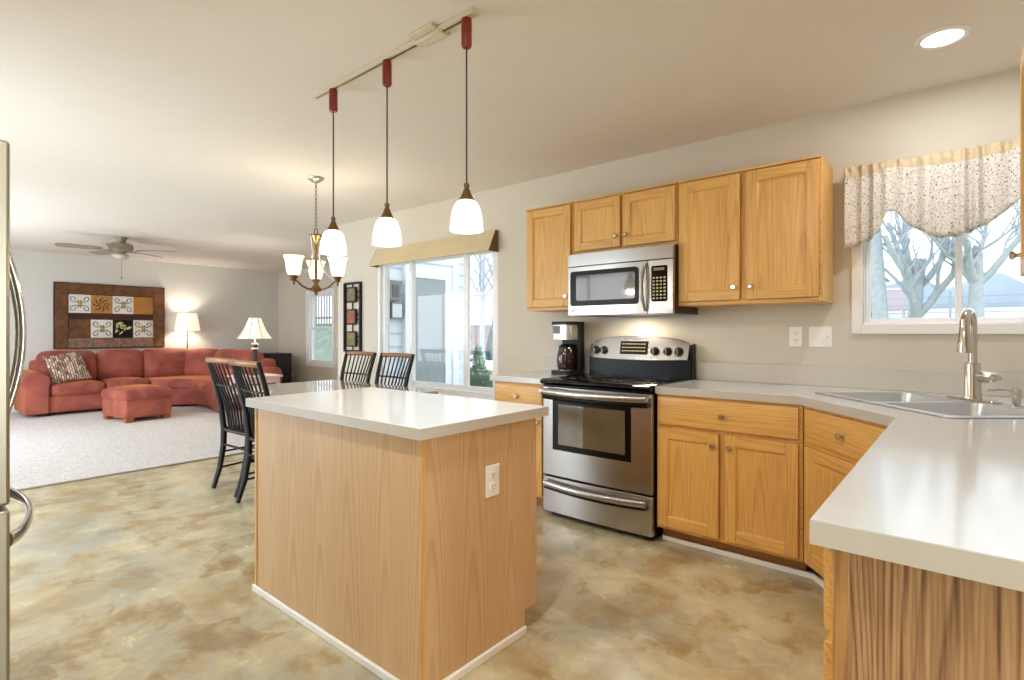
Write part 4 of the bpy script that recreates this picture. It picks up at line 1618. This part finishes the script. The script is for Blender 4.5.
zb_ = .05
obj('base', SF(MB().rbox(-10.88, -10.0, 1.56, 4.2, zb_, .30, r=.03).rbox(-10.05, -8.62, 3.34, 4.2, zb_, .30, r=.03)
               .add([(-10.0, 2.75, zb_), (-9.5, 3.34, zb_), (-10.0, 3.34, zb_), (-10.0, 2.75, .30), (-9.5, 3.34, .30), (-10.0, 3.34, .30)], [(0, 1, 4, 3), (3, 4, 5), (0, 2, 1)])), M_sofa, sf)
m = MB()
for (a, b) in ((-10.8, 1.6), (-10.08, 1.6), (-10.8, 4.1), (-8.5, 3.45), (-8.5, 4.1)):
    m.box(a - .03, a + .03, b - .03, b + .03, 0.008, zb_)
obj('feet', SF(m), M_darkbox, sf)
obj('back_frame', SF(MB().rbox(-10.90, -10.62, 1.50, 4.25, .25, .80, r=.07).rbox(-10.9, -8.60, 3.98, 4.25, .25, .78, r=.07)), M_sofa, sf)


def rolled_arm(x0, x1, y0, y1, ax):
    """rounded arm: ax = direction its front points"""
    m = MB()
    if ax == 'x':
        yc, r_ = (y0 + y1) / 2, (y1 - y0) / 2
        prof_ = [(y0 + .03, zb_), (y0 + .02, .42)] + [(yc + r_ * 1.12 * math.cos(PI - PI * i / 12), .50 + r_ * math.sin(PI * i / 12)) for i in range(13)] + [(y1 - .005, .42), (y1 - .005, zb_)]
        m.prism(prof_, x0, x1, 'x')
    else:
        xc, r_ = (x0 + x1) / 2, (x1 - x0) / 2
        prof_ = [(x0 + .005, zb_), (x0 + .005, .42)] + [(xc + r_ * 1.12 * math.cos(PI - PI * i / 12), .50 + r_ * math.sin(PI * i / 12)) for i in range(13)] + [(x1 - .02, .42), (x1 - .03, zb_)]
        m.prism(prof_, y0, y1, 'y')
    return m


o_ = obj('arm', SF(rolled_arm(-10.85, -9.95, 1.31, 1.61, 'x')), M_sofa, sf, 0.02, angle=50)
o_ = obj('arm', SF(rolled_arm(-8.68, -8.38, 3.26, 4.22, 'y')), M_sofa, sf, 0.02, angle=50)
# seat cushions
obj('seat_cushion', SF(MB().rbox(-10.66, -9.95, 1.62, 2.26, .29, .46, r=.06, bulge=(.03, .0, .03))), M_sofa, sf)
obj('seat_cushion', SF(MB().rbox(-10.66, -9.97, 2.27, 2.86, .29, .46, r=.06, bulge=(.03, .0, .03))), M_sofa, sf)
# corner wedge cushion
vs = [(-10.62, 2.85), (-9.98, 2.86), (-9.52, 3.29), (-9.52, 3.98), (-10.62, 3.98)]
m = MB().prism(vs, .29, .455)
obj('corner_cushion', SF(m), M_sofa, sf, 0.035)
obj('seat_cushion', SF(MB().rbox(-9.51, -8.69, 3.26, 3.98, .29, .46, r=.06, bulge=(.0, .03, .03))), M_sofa, sf)
# back cushions
for (a, b, tilt) in ((1.40, 2.17, 0), (2.18, 2.86, 0), (2.87, 3.66, 0)):
    m = MB().rbox(-.13, .13, a + (.15 if a < 1.5 else .08 if a < 2.5 else 0), b + (.1 if b < 2.5 else .05 if b < 3 else 0), 0, .50, r=.10, bulge=(.06, .0, .02), n=10)
    m.xform(Matrix.Translation((-10.52, 0, .42)) @ Matrix.Rotation(R(-10), 4, 'Y'))
    obj('back_cushion', SF(m), M_sofa, sf)
for (a, b) in ((-10.1, -9.42), (-9.41, -8.68)):
    m = MB().rbox(a, b, -.13, .13, 0, .50, r=.10, bulge=(.0, .06, .02), n=10)
    m.xform(Matrix.Translation((0, 3.90, .41)) @ Matrix.Rotation(R(-10), 4, 'X'))
    obj('back_cushion', SF(m), M_sofa, sf)
m = MB().rbox(-.32, .32, -.12, .12, 0, .49, r=.10, bulge=(0, .05, .02), n=10)
m.xform(Matrix.Translation((-10.30, 3.72, .42)) @ Matrix.Rotation(R(45), 4, 'Z') @ Matrix.Rotation(R(-10), 4, 'X'))
obj('back_cushion', SF(m), M_sofa, sf)

# throw pillow leaning on the left arm
pm = MB()
n = 14
vs, fs = [], []
for sgn in (1, -1):
    for i in range(n + 1):
        for j in range(n + 1):
            u, v = 2 * i / n - 1, 2 * j / n - 1
            th_ = .075 * (max(0, (1 - u * u) * (1 - v * v))) ** .45
            pinch = 1 - .06 * ((1 - u * u) * v * v + (1 - v * v) * u * u)
            vs.append((.235 * u * pinch, .235 * v * pinch, sgn * th_))
for s_ in range(2):
    o0 = s_ * (n + 1) ** 2
    for i in range(n):
        for j in range(n):
            a = o0 + i * (n + 1) + j
            q_ = (a, a + n + 1, a + n + 2, a + 1)
            fs.append(q_ if s_ == 0 else tuple(reversed(q_)))
pm.add(vs, fs)
po = obj('throw_pillow', pm, M_plaid, angle=80)
po.location = (-10.15, 1.84, .69)
po.rotation_euler = (R(20), R(62), R(20))
tag(po, 'brown and cream woven plaid throw pillow leaning on the sofa', 'pillow')

# ottoman
ot = thing('ottoman', 'rust red cushioned ottoman on the carpet in front of the sofa', 'ottoman', (-8.82, 2.36, 0.008), R(9))
obj('base', MB().rbox(-.35, .35, -.29, .29, .055, .30, r=.03), M_sofa, ot)
obj('cushion', MB().rbox(-.37, .37, -.31, .31, .28, .43, r=.07, bulge=(.01, .01, .04)), M_sofa, ot)
M_foot = plain('maple_foot', (150, 84, 44), .4)
for a in (-.28, .28):
    for b in (-.23, .23):
        obj('foot', MB().box(a - .05, a + .05, b - .045, b + .045, 0, .058), M_foot, ot, 0.004)


def pleated(r0, r1, z0, z1, n=48, amp=.006):
    vs, fs = [], []
    rows = 6
    for k in range(rows + 1):
        v = k / rows
        r_ = r0 + (r1 - r0) * v
        for i in range(n):
            a = 2 * PI * i / n
            rr = r_ + (amp if i % 2 else -amp) * .5
            vs.append((rr * math.cos(a), rr * math.sin(a), z0 + (z1 - z0) * v))
    for k in range(rows):
        for i in range(n):
            fs.append((k * n + i, k * n + (i + 1) % n, (k + 1) * n + (i + 1) % n, (k + 1) * n + i))
    return MB().add(vs, fs)


fl = thing('floor_lamp', 'lit brass floor lamp with pleated shade behind the sofa back', 'floor lamp', (-10.74, 3.64, 0.008))
obj('base', MB().lathe([(0, 0), (.12, 0), (.12, .015), (.03, .03), (.012, .05), (0, .05)], seg=28), M_brass, fl)
obj('pole', MB().tube([(0, 0, .04), (0, 0, 1.22)], .011, 12).lathe([(0, 1.13), (.02, 1.14), (.02, 1.16), (0, 1.17)], seg=16), M_brass, fl)
obj('switch_arm', MB().tube([(0, 0, 1.19), (.10, .10, 1.19)], .005, 8).tube([(.10, .10, 1.18), (.10, .10, 1.205)], .010, 8), M_brass, fl)
ls = obj('lamp_shade', pleated(.20, .15, 1.235, 1.545), M_lampshade, fl, smooth=False)
ls.modifiers.new('thick', 'SOLIDIFY').thickness = .003
obj('harp', MB().tube([(0, 0, 1.22), (.05, 0, 1.30), (.05, 0, 1.44), (0, 0, 1.54)], .003, 6).tube([(-.15, 0, 1.54), (.15, 0, 1.54)], .002, 6), M_brass, fl)
point_light('floor_lamp_light', (-10.74, 3.64, 1.42), 14, .05)

et = thing('end_table', 'small white end table beside the sofa arm holding the table lamp', 'end table', (-7.62, 3.44, 0.008))
M_pale = plain('pale_painted_wood', (216, 196, 190), .4)
obj('top', MB().box(-.27, .27, -.27, .27, .575, .60), M_pale, et, 0.004)
obj('apron', MB().box(-.24, .24, -.24, .24, .50, .574), M_pale, et, 0.002)
for a in (-.22, .22):
    for b in (-.22, .22):
        obj('leg', MB().tube([(a, b, 0), (a, b, .5)], [.018, .03], 4), M_pale, et)
tl = thing('table_lamp', 'lit table lamp with flared bell shade and dark column base on the end table', 'table lamp', (-7.62, 3.44, .608))
M_col = plain('dark_column', (70, 62, 56), .3)
obj('base', MB().box(-.07, .07, -.07, .07, 0, .03).box(-.055, .055, -.055, .055, .03, .05), M_brass, tl, 0.003)
obj('column', MB().tube([(0, 0, .05), (0, 0, .40)], [.036, .030], 4).lathe([(0, .40), (.03, .40), (.034, .415), (.018, .43), (.012, .45), (0, .52)], seg=16), M_col, tl, 0.003)
obj('collar', MB().box(-.037, .037, -.037, .037, .36, .385).box(-.035, .035, -.035, .035, .43, .445).cyl((0, 0, .44), .012, .09, 10), plain('ivory_collar', (220, 210, 190), .4), tl, 0.002)
n = 8
vs, fs = [], []
rows = [(.225, .515), (.19, .56), (.155, .62), (.12, .70), (.095, .77), (.085, .80)]
seg = 32
for r_, z in rows:
    for i in range(seg):
        a = 2 * PI * i / seg
        sc_ = 1 + .025 * abs(math.cos(4 * a)) * (r_ / .2)
        vs.append((r_ * sc_ * math.cos(a), r_ * sc_ * math.sin(a), z))
for k in range(len(rows) - 1):
    for i in range(seg):
        fs.append((k * seg + i, k * seg + (i + 1) % seg, (k + 1) * seg + (i + 1) % seg, (k + 1) * seg + i))
ls = obj('lamp_shade', MB().add(vs, fs), M_lampshade, tl)
ls.modifiers.new('thick', 'SOLIDIFY').thickness = .003
m = MB()
for k in range(8):
    a = PI / 4 * k
    m.tube([(r_ * 1.03 * math.cos(a), r_ * 1.03 * math.sin(a), z) for r_, z in rows], .0035, 6)
obj('shade_ribs', m, plain('gold_braid', (170, 130, 70), .5), ls)
obj('finial', MB().tube([(0, 0, .50), (0, 0, .82)], .003, 6).lathe([(0, .84), (.008, .83), (.005, .815), (0, .815)], seg=10), M_brass, tl)
point_light('table_lamp_light', (-7.62, 3.44, 1.28), 10, .05)

dbx = thing('media_cabinet', 'dark espresso cabinet standing against the living room corner', 'cabinet', (-10.22, 4.95, 0.008))
obj('body', MB().box(-.28, .28, -.24, .24, .04, .80), M_darkbox, dbx, 0.005)
obj('plinth', MB().box(-.25, .25, -.21, .21, 0, .04), M_blackm, dbx)
obj('door', MB().box(-.26, -.01, -.255, -.241, .07, .77), M_darkbox, dbx, 0.003)
obj('door', MB().box(.01, .26, -.255, -.241, .07, .77), M_darkbox, dbx, 0.003)

# ------------------------------------------------------------------ big wall panel over the sofa
AWD, AHT = 1.50, 1.035
art = thing('wall_art', 'large rustic wood framed panel of scroll and metal tiles above the sofa', 'wall art', (FX, 1.82, .955), PI / 2)
M_rust = plain('rustic_wood', (100, 62, 30), .6, vary=.45, scale=14, bump=.3, bscale=30)
M_rust2 = plain('weathered_wood', (134, 104, 84), .7, vary=.45, scale=30)
M_tilew = plain('ivory_tile', (226, 222, 214), .5)
M_tileg = plain('carved_tan_tile', (176, 124, 62), .5, vary=.25, scale=30)
M_tileb = plain('bronze_tile', (186, 130, 66), .35, metal=.3, vary=.12)
M_tiled = plain('dark_brown_tile', (74, 42, 24), .5, vary=.4, scale=20)
M_iron = plain('scroll_iron', (86, 78, 64), .5)
M_gold = plain('gold_centre', (180, 160, 60), .35, metal=.3)
bw = .165
m = MB().box(0, bw, -.05, -.001, 0, AHT).box(AWD - bw, AWD, -.05, -.001, 0, AHT).box(bw, AWD - bw, -.05, -.001, AHT - bw, AHT, 0).box(bw, AWD - bw, -.05, -.001, 0, bw * .95, 1)
obj('frame', m, [M_rust, M_rust2], art, 0.006)
obj('frame_edge', MB().box(-.012, 0, -.045, -.001, -.012, AHT + .012).box(AWD, AWD + .012, -.045, -.001, -.012, AHT + .012).box(0, AWD, -.045, -.001, -.012, 0).box(0, AWD, -.045, -.001, AHT, AHT + .012), M_darkbox, art)
obj('backing', MB().box(bw, AWD - bw, -.025, -.001, bw * .95, AHT - bw), M_tiled, art)
iw = (AWD - 2 * bw) / 4
r1z, r2z = (.205, .455), (.575, .855)
r1z = (.17, .47)
r2z = (.56, .86)
obj('divider_bar', MB().box(bw, AWD - bw, -.04, -.0255, .485, .545), plain('studded_bar', (64, 26, 16), .4, vary=.5, scale=40), art, 0.004)


def scroll_tile(cx, cz, s):
    tt = obj('tile', MB().box(cx - s, cx + s, -.036, -.0255, cz - s, cz + s), M_tilew, art, 0.003)
    m = MB()
    for sx in (-1, 1):
        for sz in (-1, 1):
            pts_ = []
            for i in range(22):
                a = i / 21 * 2.3 * PI
                r_ = s * .40 * (1 - .72 * i / 21)
                pts_.append((cx + sx * (s * .52 + r_ * math.cos(a + PI)), -.040, cz + sz * (s * .52 + r_ * math.sin(a + PI * 1.1))))
            m.tube([(cx, -.040, cz)] + pts_, .0055, 5)
    obj('scrollwork', m, M_iron, tt)
    obj('tile_centre', MB().lathe([(0, -.05), (.02, -.048), (.032, -.040), (0, -.036)], (cx, 0, cz), 14, axis='y'), M_gold, tt)


tc_ = [bw + iw * (i + .5) for i in range(4)]
s_ = .148
scroll_tile(tc_[0], .714, s_)
scroll_tile(tc_[2], .714, s_)
scroll_tile(tc_[1], .313, s_)
scroll_tile(tc_[3], .313, s_)
t2 = obj('tile', MB().box(tc_[1] - s_, tc_[1] + s_, -.036, -.0255, .714 - s_, .714 + s_), M_tileg, art, 0.003)
m = MB()
for k in range(8):
    a = PI / 4 * k
    m.tube([(tc_[1] + .03 * math.cos(a), -.038, .71 + .03 * math.sin(a)), (tc_[1] + .07 * math.cos(a + .4), -.040, .71 + .07 * math.sin(a + .4)), (tc_[1] + .115 * math.cos(a), -.038, .71 + .115 * math.sin(a))], .007, 6)
obj('carved_knot', m, M_tiled, t2)
obj('tile', MB().box(tc_[3] - s_, tc_[3] + s_, -.036, -.0255, .714 - s_, .714 + s_), M_tileb, art, 0.003)
obj('tile', MB().box(tc_[0] - s_, tc_[0] + s_, -.034, -.0255, .313 - s_, .313 + s_), M_rust, art, 0.003)
t4 = obj('tile', MB().box(tc_[2] - s_, tc_[2] + s_, -.034, -.0255, .313 - s_, .313 + s_), M_blackm, art, 0.003)
m = MB()
rnd = random.Random(8)
for k in range(16):
    x, z = tc_[2] + rnd.uniform(-.1, .1), .325 + rnd.uniform(-.1, .1)
    a = rnd.uniform(0, PI)
    l_ = rnd.uniform(.025, .045)
    m.tube([(x - l_ * math.cos(a), -.036, z - l_ * math.sin(a)), (x, -.040, z), (x + l_ * math.cos(a), -.036, z + l_ * math.sin(a))], [.003, .014, .003], 6)
obj('leaf_relief', m, plain('pale_gold_leaf', (214, 200, 140), .35, metal=.2, vary=.3, scale=30), t4)

# narrow metal panel between alcove and window
pa = thing('metal_wall_panel', 'tall narrow black metal wall panel holding three small stone tiles', 'wall art', (-5.475, KW, .985))
pw, ph = .335, .785
m = MB().box(0, .026, -.03, -.004, 0, ph).box(pw - .026, pw, -.03, -.004, 0, ph).box(.026, pw - .026, -.03, -.004, 0, .022).box(.026, pw - .026, -.03, -.004, ph - .022, ph)
obj('frame', m, M_chair, pa, 0.003)
m = MB().box(pw / 2 - .005, pw / 2 + .005, -.020, -.010, .022, ph - .022)
for k in range(3):
    zc = .145 + k * .25
    m.box(.026, pw - .026, -.020, -.010, zc + .025, zc + .037).box(.026, pw - .026, -.020, -.010, zc - .037, zc - .025)
obj('crossbars', m, M_chair, pa)
for k, c in enumerate(((120, 112, 60), (150, 84, 56), (112, 108, 72))):
    zc = .145 + k * .25
    q_ = obj('tile_holder', MB().box(pw / 2 - .092, pw / 2 + .092, -.034, -.0205, zc - .088, zc + .088), M_chair, pa, 0.003)
    obj('tile', MB().box(pw / 2 - .075, pw / 2 + .075, -.040, -.0345, zc - .072, zc + .072), plain('stone_tile', c, .5, vary=.4, scale=20), q_, 0.002)

# ================================================================== OUTSIDE
M_grass = plain('winter_grass', (138, 150, 112), .95, vary=.2, scale=1.5)
M_mulch = plain('mulch', (136, 118, 118), .95, vary=.25, scale=2)
struct('ground', MB().box(-40, 40, KW + .6, 70, -.9, -.5).box(-40, 40, -40, -4, -.9, -.5).box(RX + 2, 40, -4, KW + .6, -.9, -.5), M_grass)
struct('patio', MB().box(EX + .13, 1.5, KW + T + .001, 7.5, -.35, -.12), plain('concrete_patio', (190, 194, 196), .9, vary=.06))

# lap siding on the alcove side wall
m = MB()
for k in range(16):
    z = -.12 + k * .165
    m.add([(EX + .10, KW + T, z), (EX + .135, KW + T, z), (EX + .113, KW + T, z + .165), (EX + .10, KW + T, z + .165),
           (EX + .10, AW + T, z), (EX + .135, AW + T, z), (EX + .113, AW + T, z + .165), (EX + .10, AW + T, z + .165)],
          [(0, 1, 2, 3), (7, 6, 5, 4), (1, 5, 6, 2), (0, 4, 5, 1), (3, 2, 6, 7)])
tag(obj('lap_siding', m, M_siding, smooth=False), 'white horizontal lap siding seen through the big dining window', 'siding')
bpy.data.objects['lap_siding']['kind'] = 'structure'
ed = bpy.data.objects.new('door_1', None)
C.objects.link(ed)
ed.location = (EX + .14, 4.78, 0)
ed['kind'] = 'structure'


def ED(mb):
    return mb.xform(Matrix.Translation((-EX - .14, -4.90, 0)))


M_door = plain('white_storm_door', (232, 240, 246), .4)
x = EX + .14
obj('door_frame', ED(MB().box(x - .03, x + .06, 4.46, 4.535, -.05, 2.12).box(x - .03, x + .06, 5.29, 5.40, -.05, 2.12).box(x - .03, x + .06, 4.46, 5.40, 2.12, 2.24)), M_door, ed, 0.006)
obj('door_leaf', ED(MB().box(x, x + .035, 4.535, 4.635, -.02, 2.12).box(x, x + .035, 5.17, 5.29, -.02, 2.12).box(x, x + .035, 4.635, 5.17, 1.92, 2.12).box(x, x + .035, 4.635, 5.17, -.02, .25)), M_door, ed, 0.004)
obj('door_glass', ED(MB().box(x + .012, x + .022, 4.635, 5.17, .25, 1.92)), plain('storm_glass_reflection', (150, 158, 160), .12, vary=.06, scale=2), ed)  # opaque grey colour stands in for the reflection in the glass
obj('door_handle', ED(MB().box(x + .035, x + .06, 4.57, 4.595, .95, 1.08)), M_steel, ed, 0.004)
ln = thing('outdoor_wall_lantern', 'dark square lantern mounted on the white siding outside', 'lantern', (EX + .135, 4.18, 1.6))
obj('housing', MB().box(0, .07, -.09, .09, 0, .24), M_steel_d, ln, 0.004)
obj('lantern_glass', MB().box(.071, .075, -.05, .05, .04, .20), plain('lantern_pane', (80, 90, 98), .2), ln)
mbx = thing('meter_box', 'pale box with dark outline mounted on the siding below the lantern', 'box', (EX + .135, 4.23, 1.38))
obj('frame', MB().box(0, .05, -.09, -.08, 0, .20).box(0, .05, .08, .09, 0, .20).box(0, .05, -.08, .08, 0, .012).box(0, .05, -.08, .08, .188, .20), M_steel_d, mbx)
obj('cover', MB().box(0, .04, -.079, .079, .013, .187), M_siding, mbx)

M_bark = plain('grey_bark', (188, 196, 204), .9, vary=.12, scale=8)
M_twig = plain('grey_twigs', (160, 168, 176), .9)


def tree(name, label, loc, h, r, seed, lean=(0, 0), levels=4, cat='tree', group=None, fork=None, spread=1.0):
    rnd = random.Random(seed)
    t = thing(name, label, cat, loc, 0, group)
    trunk, br = MB(), MB()

    def grow(p, d, l, rad, lev):
        n = 5
        pts_, rs = [p], [rad]
        for i in range(n):
            d = (d + Vector((rnd.uniform(-1, 1), rnd.uniform(-1, 1), rnd.uniform(-.4, .6))) * (.05 if lev == levels else .12 + .09 * (levels - lev))).normalized()
            p = p + d * l / n
            pts_.append(p)
            rs.append(rad * (1 - .5 * (i + 1) / n))
        (trunk if lev == levels else br).tube(pts_, rs, 10 if lev == levels else (6 if lev >= levels - 1 else 4))
        if lev == 0:
            return
        k = 4 if lev > 1 else 4
        for i in range(k + (1 if lev == levels else -1 if lev < levels - 1 else 0)):
            u = rnd.uniform(.62, 1.0) if lev == levels else rnd.uniform(.3, 1.0)
            j = min(n - 1, int(u * n))
            q_ = pts_[j]
            a = rnd.uniform(0, 2 * PI)
            side = Vector((math.cos(a), math.sin(a), rnd.uniform(.0, .7))) * spread
            dd = (d * .8 + side * .62 + Vector((0, 0, .15))).normalized()
            grow(q_, dd, l * rnd.uniform(.45, .7), rs[j] * .62, lev - 1)
    grow(Vector((0, 0, -.05)), Vector((lean[0], lean[1], 1)).normalized(), h, r, levels)
    obj('trunk', trunk, M_bark, t, angle=80, fix=False)
    obj('branches', br, M_bark, t, angle=80, fix=False)
    return t


GT = 'bare trees outside the windows'
tree('bare_tree', 'pale bare tree at the left edge of the sink window view, above the deck', (-1.83, 15.6, -.5), 6.8, .15, 3, (-.01, 0), group=GT)
tree('bare_tree', 'straight bare trunk rising just right of the leftmost one in the sink window', (-1.44, 14.4, -.5), 6.8, .18, 12, (.0, .02), group=GT)
tree('bare_tree', 'bare tree forking to the right, right of the deck in the sink window', (-.98, 15.0, -.5), 3.4, .2, 41, (.03, .0), group=GT)
tree('bare_tree', 'spreading bare tree with arching limbs in the right pane of the sink window', (.12, 14.6, -.5), 3.4, .2, 21, (.04, .03), group=GT, spread=1.3)
tree('bare_tree', 'bare leafless tree left of centre in the right pane of the dining window', (-21.2, 22.4, -.5), 6.0, .16, 8, (.02, 0), group=GT)
tree('bare_tree', 'bare leafless tree beyond the blue green spruce behind the dining window', (-24.6, 27.2, -.5), 7.5, .2, 15, (0, 0), group=GT)


def bush(name, label, loc, r, h, col, seed, cone=False):
    rnd = random.Random(seed)
    m = MB()
    for k in range(420):
        a = rnd.uniform(0, 2 * PI)
        u = rnd.random()
        rr = r * (1 - u) * rnd.uniform(.75, 1.05) if cone else r * math.sqrt(max(0, 1 - (2 * u - 1) ** 2)) * rnd.uniform(.8, 1.05)
        c_ = Vector((rr * math.cos(a), rr * math.sin(a), .05 + h * u))
        s_ = rnd.uniform(.03, .06) * (1.3 if not cone else 1)
        vs = [c_ + Vector((rnd.uniform(-1, 1), rnd.uniform(-1, 1), rnd.uniform(-1, 1))).normalized() * s_ for _ in range(4)]
        m.add(vs, [(0, 1, 2), (0, 2, 3), (0, 3, 1), (1, 3, 2)])
    core = [(0, .02), (r * .8, .1), (r * .72, h * .35), (r * .45, h * .7), (0, h * .95)] if cone else [(0, .02), (r * .6, .05), (r * .88, h * .4), (r * .7, h * .8), (0, h * .97)]
    t = thing(name, label, 'shrub', loc)
    obj('foliage', m, plain(name + '_leaf', col, .9, vary=.35, scale=9), t, smooth=False, fix=False)
    obj('core', MB().lathe(core, seg=14), plain(name + '_core', tuple(int(c * .7) for c in col), .95, vary=.3), t)
    obj('stem', MB().tube([(0, 0, -.02), (0, 0, .3)], .04, 8), M_bark, t)


bush('conical_evergreen', 'green conical evergreen just outside the right pane of the dining window', (-4.42, 4.62, -.12), .36, 1.10, (112, 140, 116), 2, True)
bush('blue_spruce', 'blue green rounded spruce farther back in the garden', (-19.4, 21.4, -.5), .55, 2.4, (92, 124, 124), 3, True)
struct('garden_bank', MB().prism([(24, -.5), (27.5, 1.75), (34, 1.9), (34, -.5)], -34, -19, 'x'), M_mulch)

# lattice fence / arbour in the garden
M_fence = plain('weathered_fence', (140, 134, 132), .9, vary=.1)
fe = thing('garden_fence', 'weathered wooden fence with open top rails seen through the dining window', 'fence', (-25.2, 28.3, 1.7))
for a in range(6):
    obj('post', MB().box(-3.0 + a * 1.5 - .05, -3.0 + a * 1.5 + .05, -.05, .05, 0, 2.3), M_fence, fe)
for z in (1.55, 1.85, 2.2):
    obj('rail', MB().box(-3.1, 4.6, -.03, .03, z, z + .07), M_fence, fe)
fe2 = thing('board_fence', 'grey picket fence along the slope outside the alcove window', 'fence', (-15.4, 9.25, 1.45))
m = MB()
for k in range(44):
    m.box(-3 + k * .16, -3 + k * .16 + .06, -.01, .01, 0, 1.3)
obj('pickets', m, M_fence, fe2)
obj('rail', MB().box(-3, 3.9, .011, .05, .2, .26), M_fence, fe2)
obj('rail', MB().box(-3, 3.9, .011, .05, 1.0, 1.06), M_fence, fe2)
m = MB()
m.add([(-24, 6.4, -.55), (-12, 6.4, -.55), (-12, 9.4, 1.5), (-24, 9.4, 1.5), (-24, 9.4, -.6), (-12, 9.4, -.6)],
      [(0, 1, 2, 3), (3, 2, 5, 4), (1, 5, 2), (0, 3, 4)])
struct('ground_slope', m, plain('green_slope', (132, 150, 134), .95, vary=.2, scale=3))

# house with a raised deck, seen through the sink window
hs = thing('neighbour_house', 'pale house with dark gable and raised deck outside the sink window', 'house', (-5.4, 49.6, 1.9))
obj('wall', MB().box(-5.5, -.2, 0, 6.0, -.3, 3.9), plain('blue_grey_cladding', (108, 122, 138), .8, vary=.05), hs)
obj('roof', MB().prism([(-3.2, 5.0), (.4, 3.6), (.4, 3.8), (-3.2, 5.25), (-6.6, 3.8), (-6.6, 3.6)], -.8, 6.5, 'y'), plain('roof_shingle', (120, 126, 136), .9), hs)
obj('window', MB().box(-1.6, -.5, -.03, -.001, 2.3, 3.4), plain('dark_pane', (52, 60, 72), .1), hs)
M_deck = plain('painted_deck', (196, 180, 182), .8, vary=.06)
dk = obj('deck', MB().box(-3.0, 2.2, -3.5, -.03, .95, 1.1), M_deck, hs)
m = MB()
for k in range(26):
    m.box(-3.0 + k * .2, -3.0 + k * .2 + .17, -3.54, -3.5, .8, 2.3)
obj('deck_skirt', m, M_deck, dk)
for a in (-2.9, -.4, 2.0):
    obj('deck_post', MB().box(a, a + .16, -3.45, -3.3, -1.2, .95), M_deck, dk)
obj('handrail', MB().box(-3.05, 2.3, -3.6, -3.42, 2.3, 2.42), plain('white_rail', (224, 226, 230), .6), dk)
wf = thing('wire_fence', 'thin grey post and rail fence across the snowy yard behind the sink window', 'fence', (-2, 45, 1.6))
for a in range(6):
    obj('post', MB().box(-3 + a * 4.2 - .07, -3 + a * 4.2 + .07, -.07, .07, 0, 2.3), M_twig, wf)
for z in (.9, 1.4, 1.9):
    obj('rail', MB().box(-3, 18, -.03, .03, z, z + .06), M_twig, wf)
struct('snow_field', MB().prism([(18, -.52), (62, 3.4), (62, -.52)], -22, 34, 'x'), plain('snow', (206, 216, 224), .9, vary=.05, scale=.3))
m = MB()
rnd = random.Random(6)
pts_ = [(-30, -.5)]
for k in range(61):
    xx = -30 + k * 1.3
    pts_.append((xx, 5.6 + 1.6 * noise.noise(Vector((xx * .35, 0, 0))) + .5 * rnd.random()))
pts_.append((48, -.5))
m.prism(pts_, 62.2, 64, 'y')
struct('distant_woods', m, plain('hazy_woods', (176, 190, 202), 1, vary=.1, scale=.4))

# ================================================================== UNSEEN CAN LIGHT ADDED TO BRIGHTEN THE ROOM
downlight(-1.0, .45, 'unseen recessed fill light added near the refrigerator')
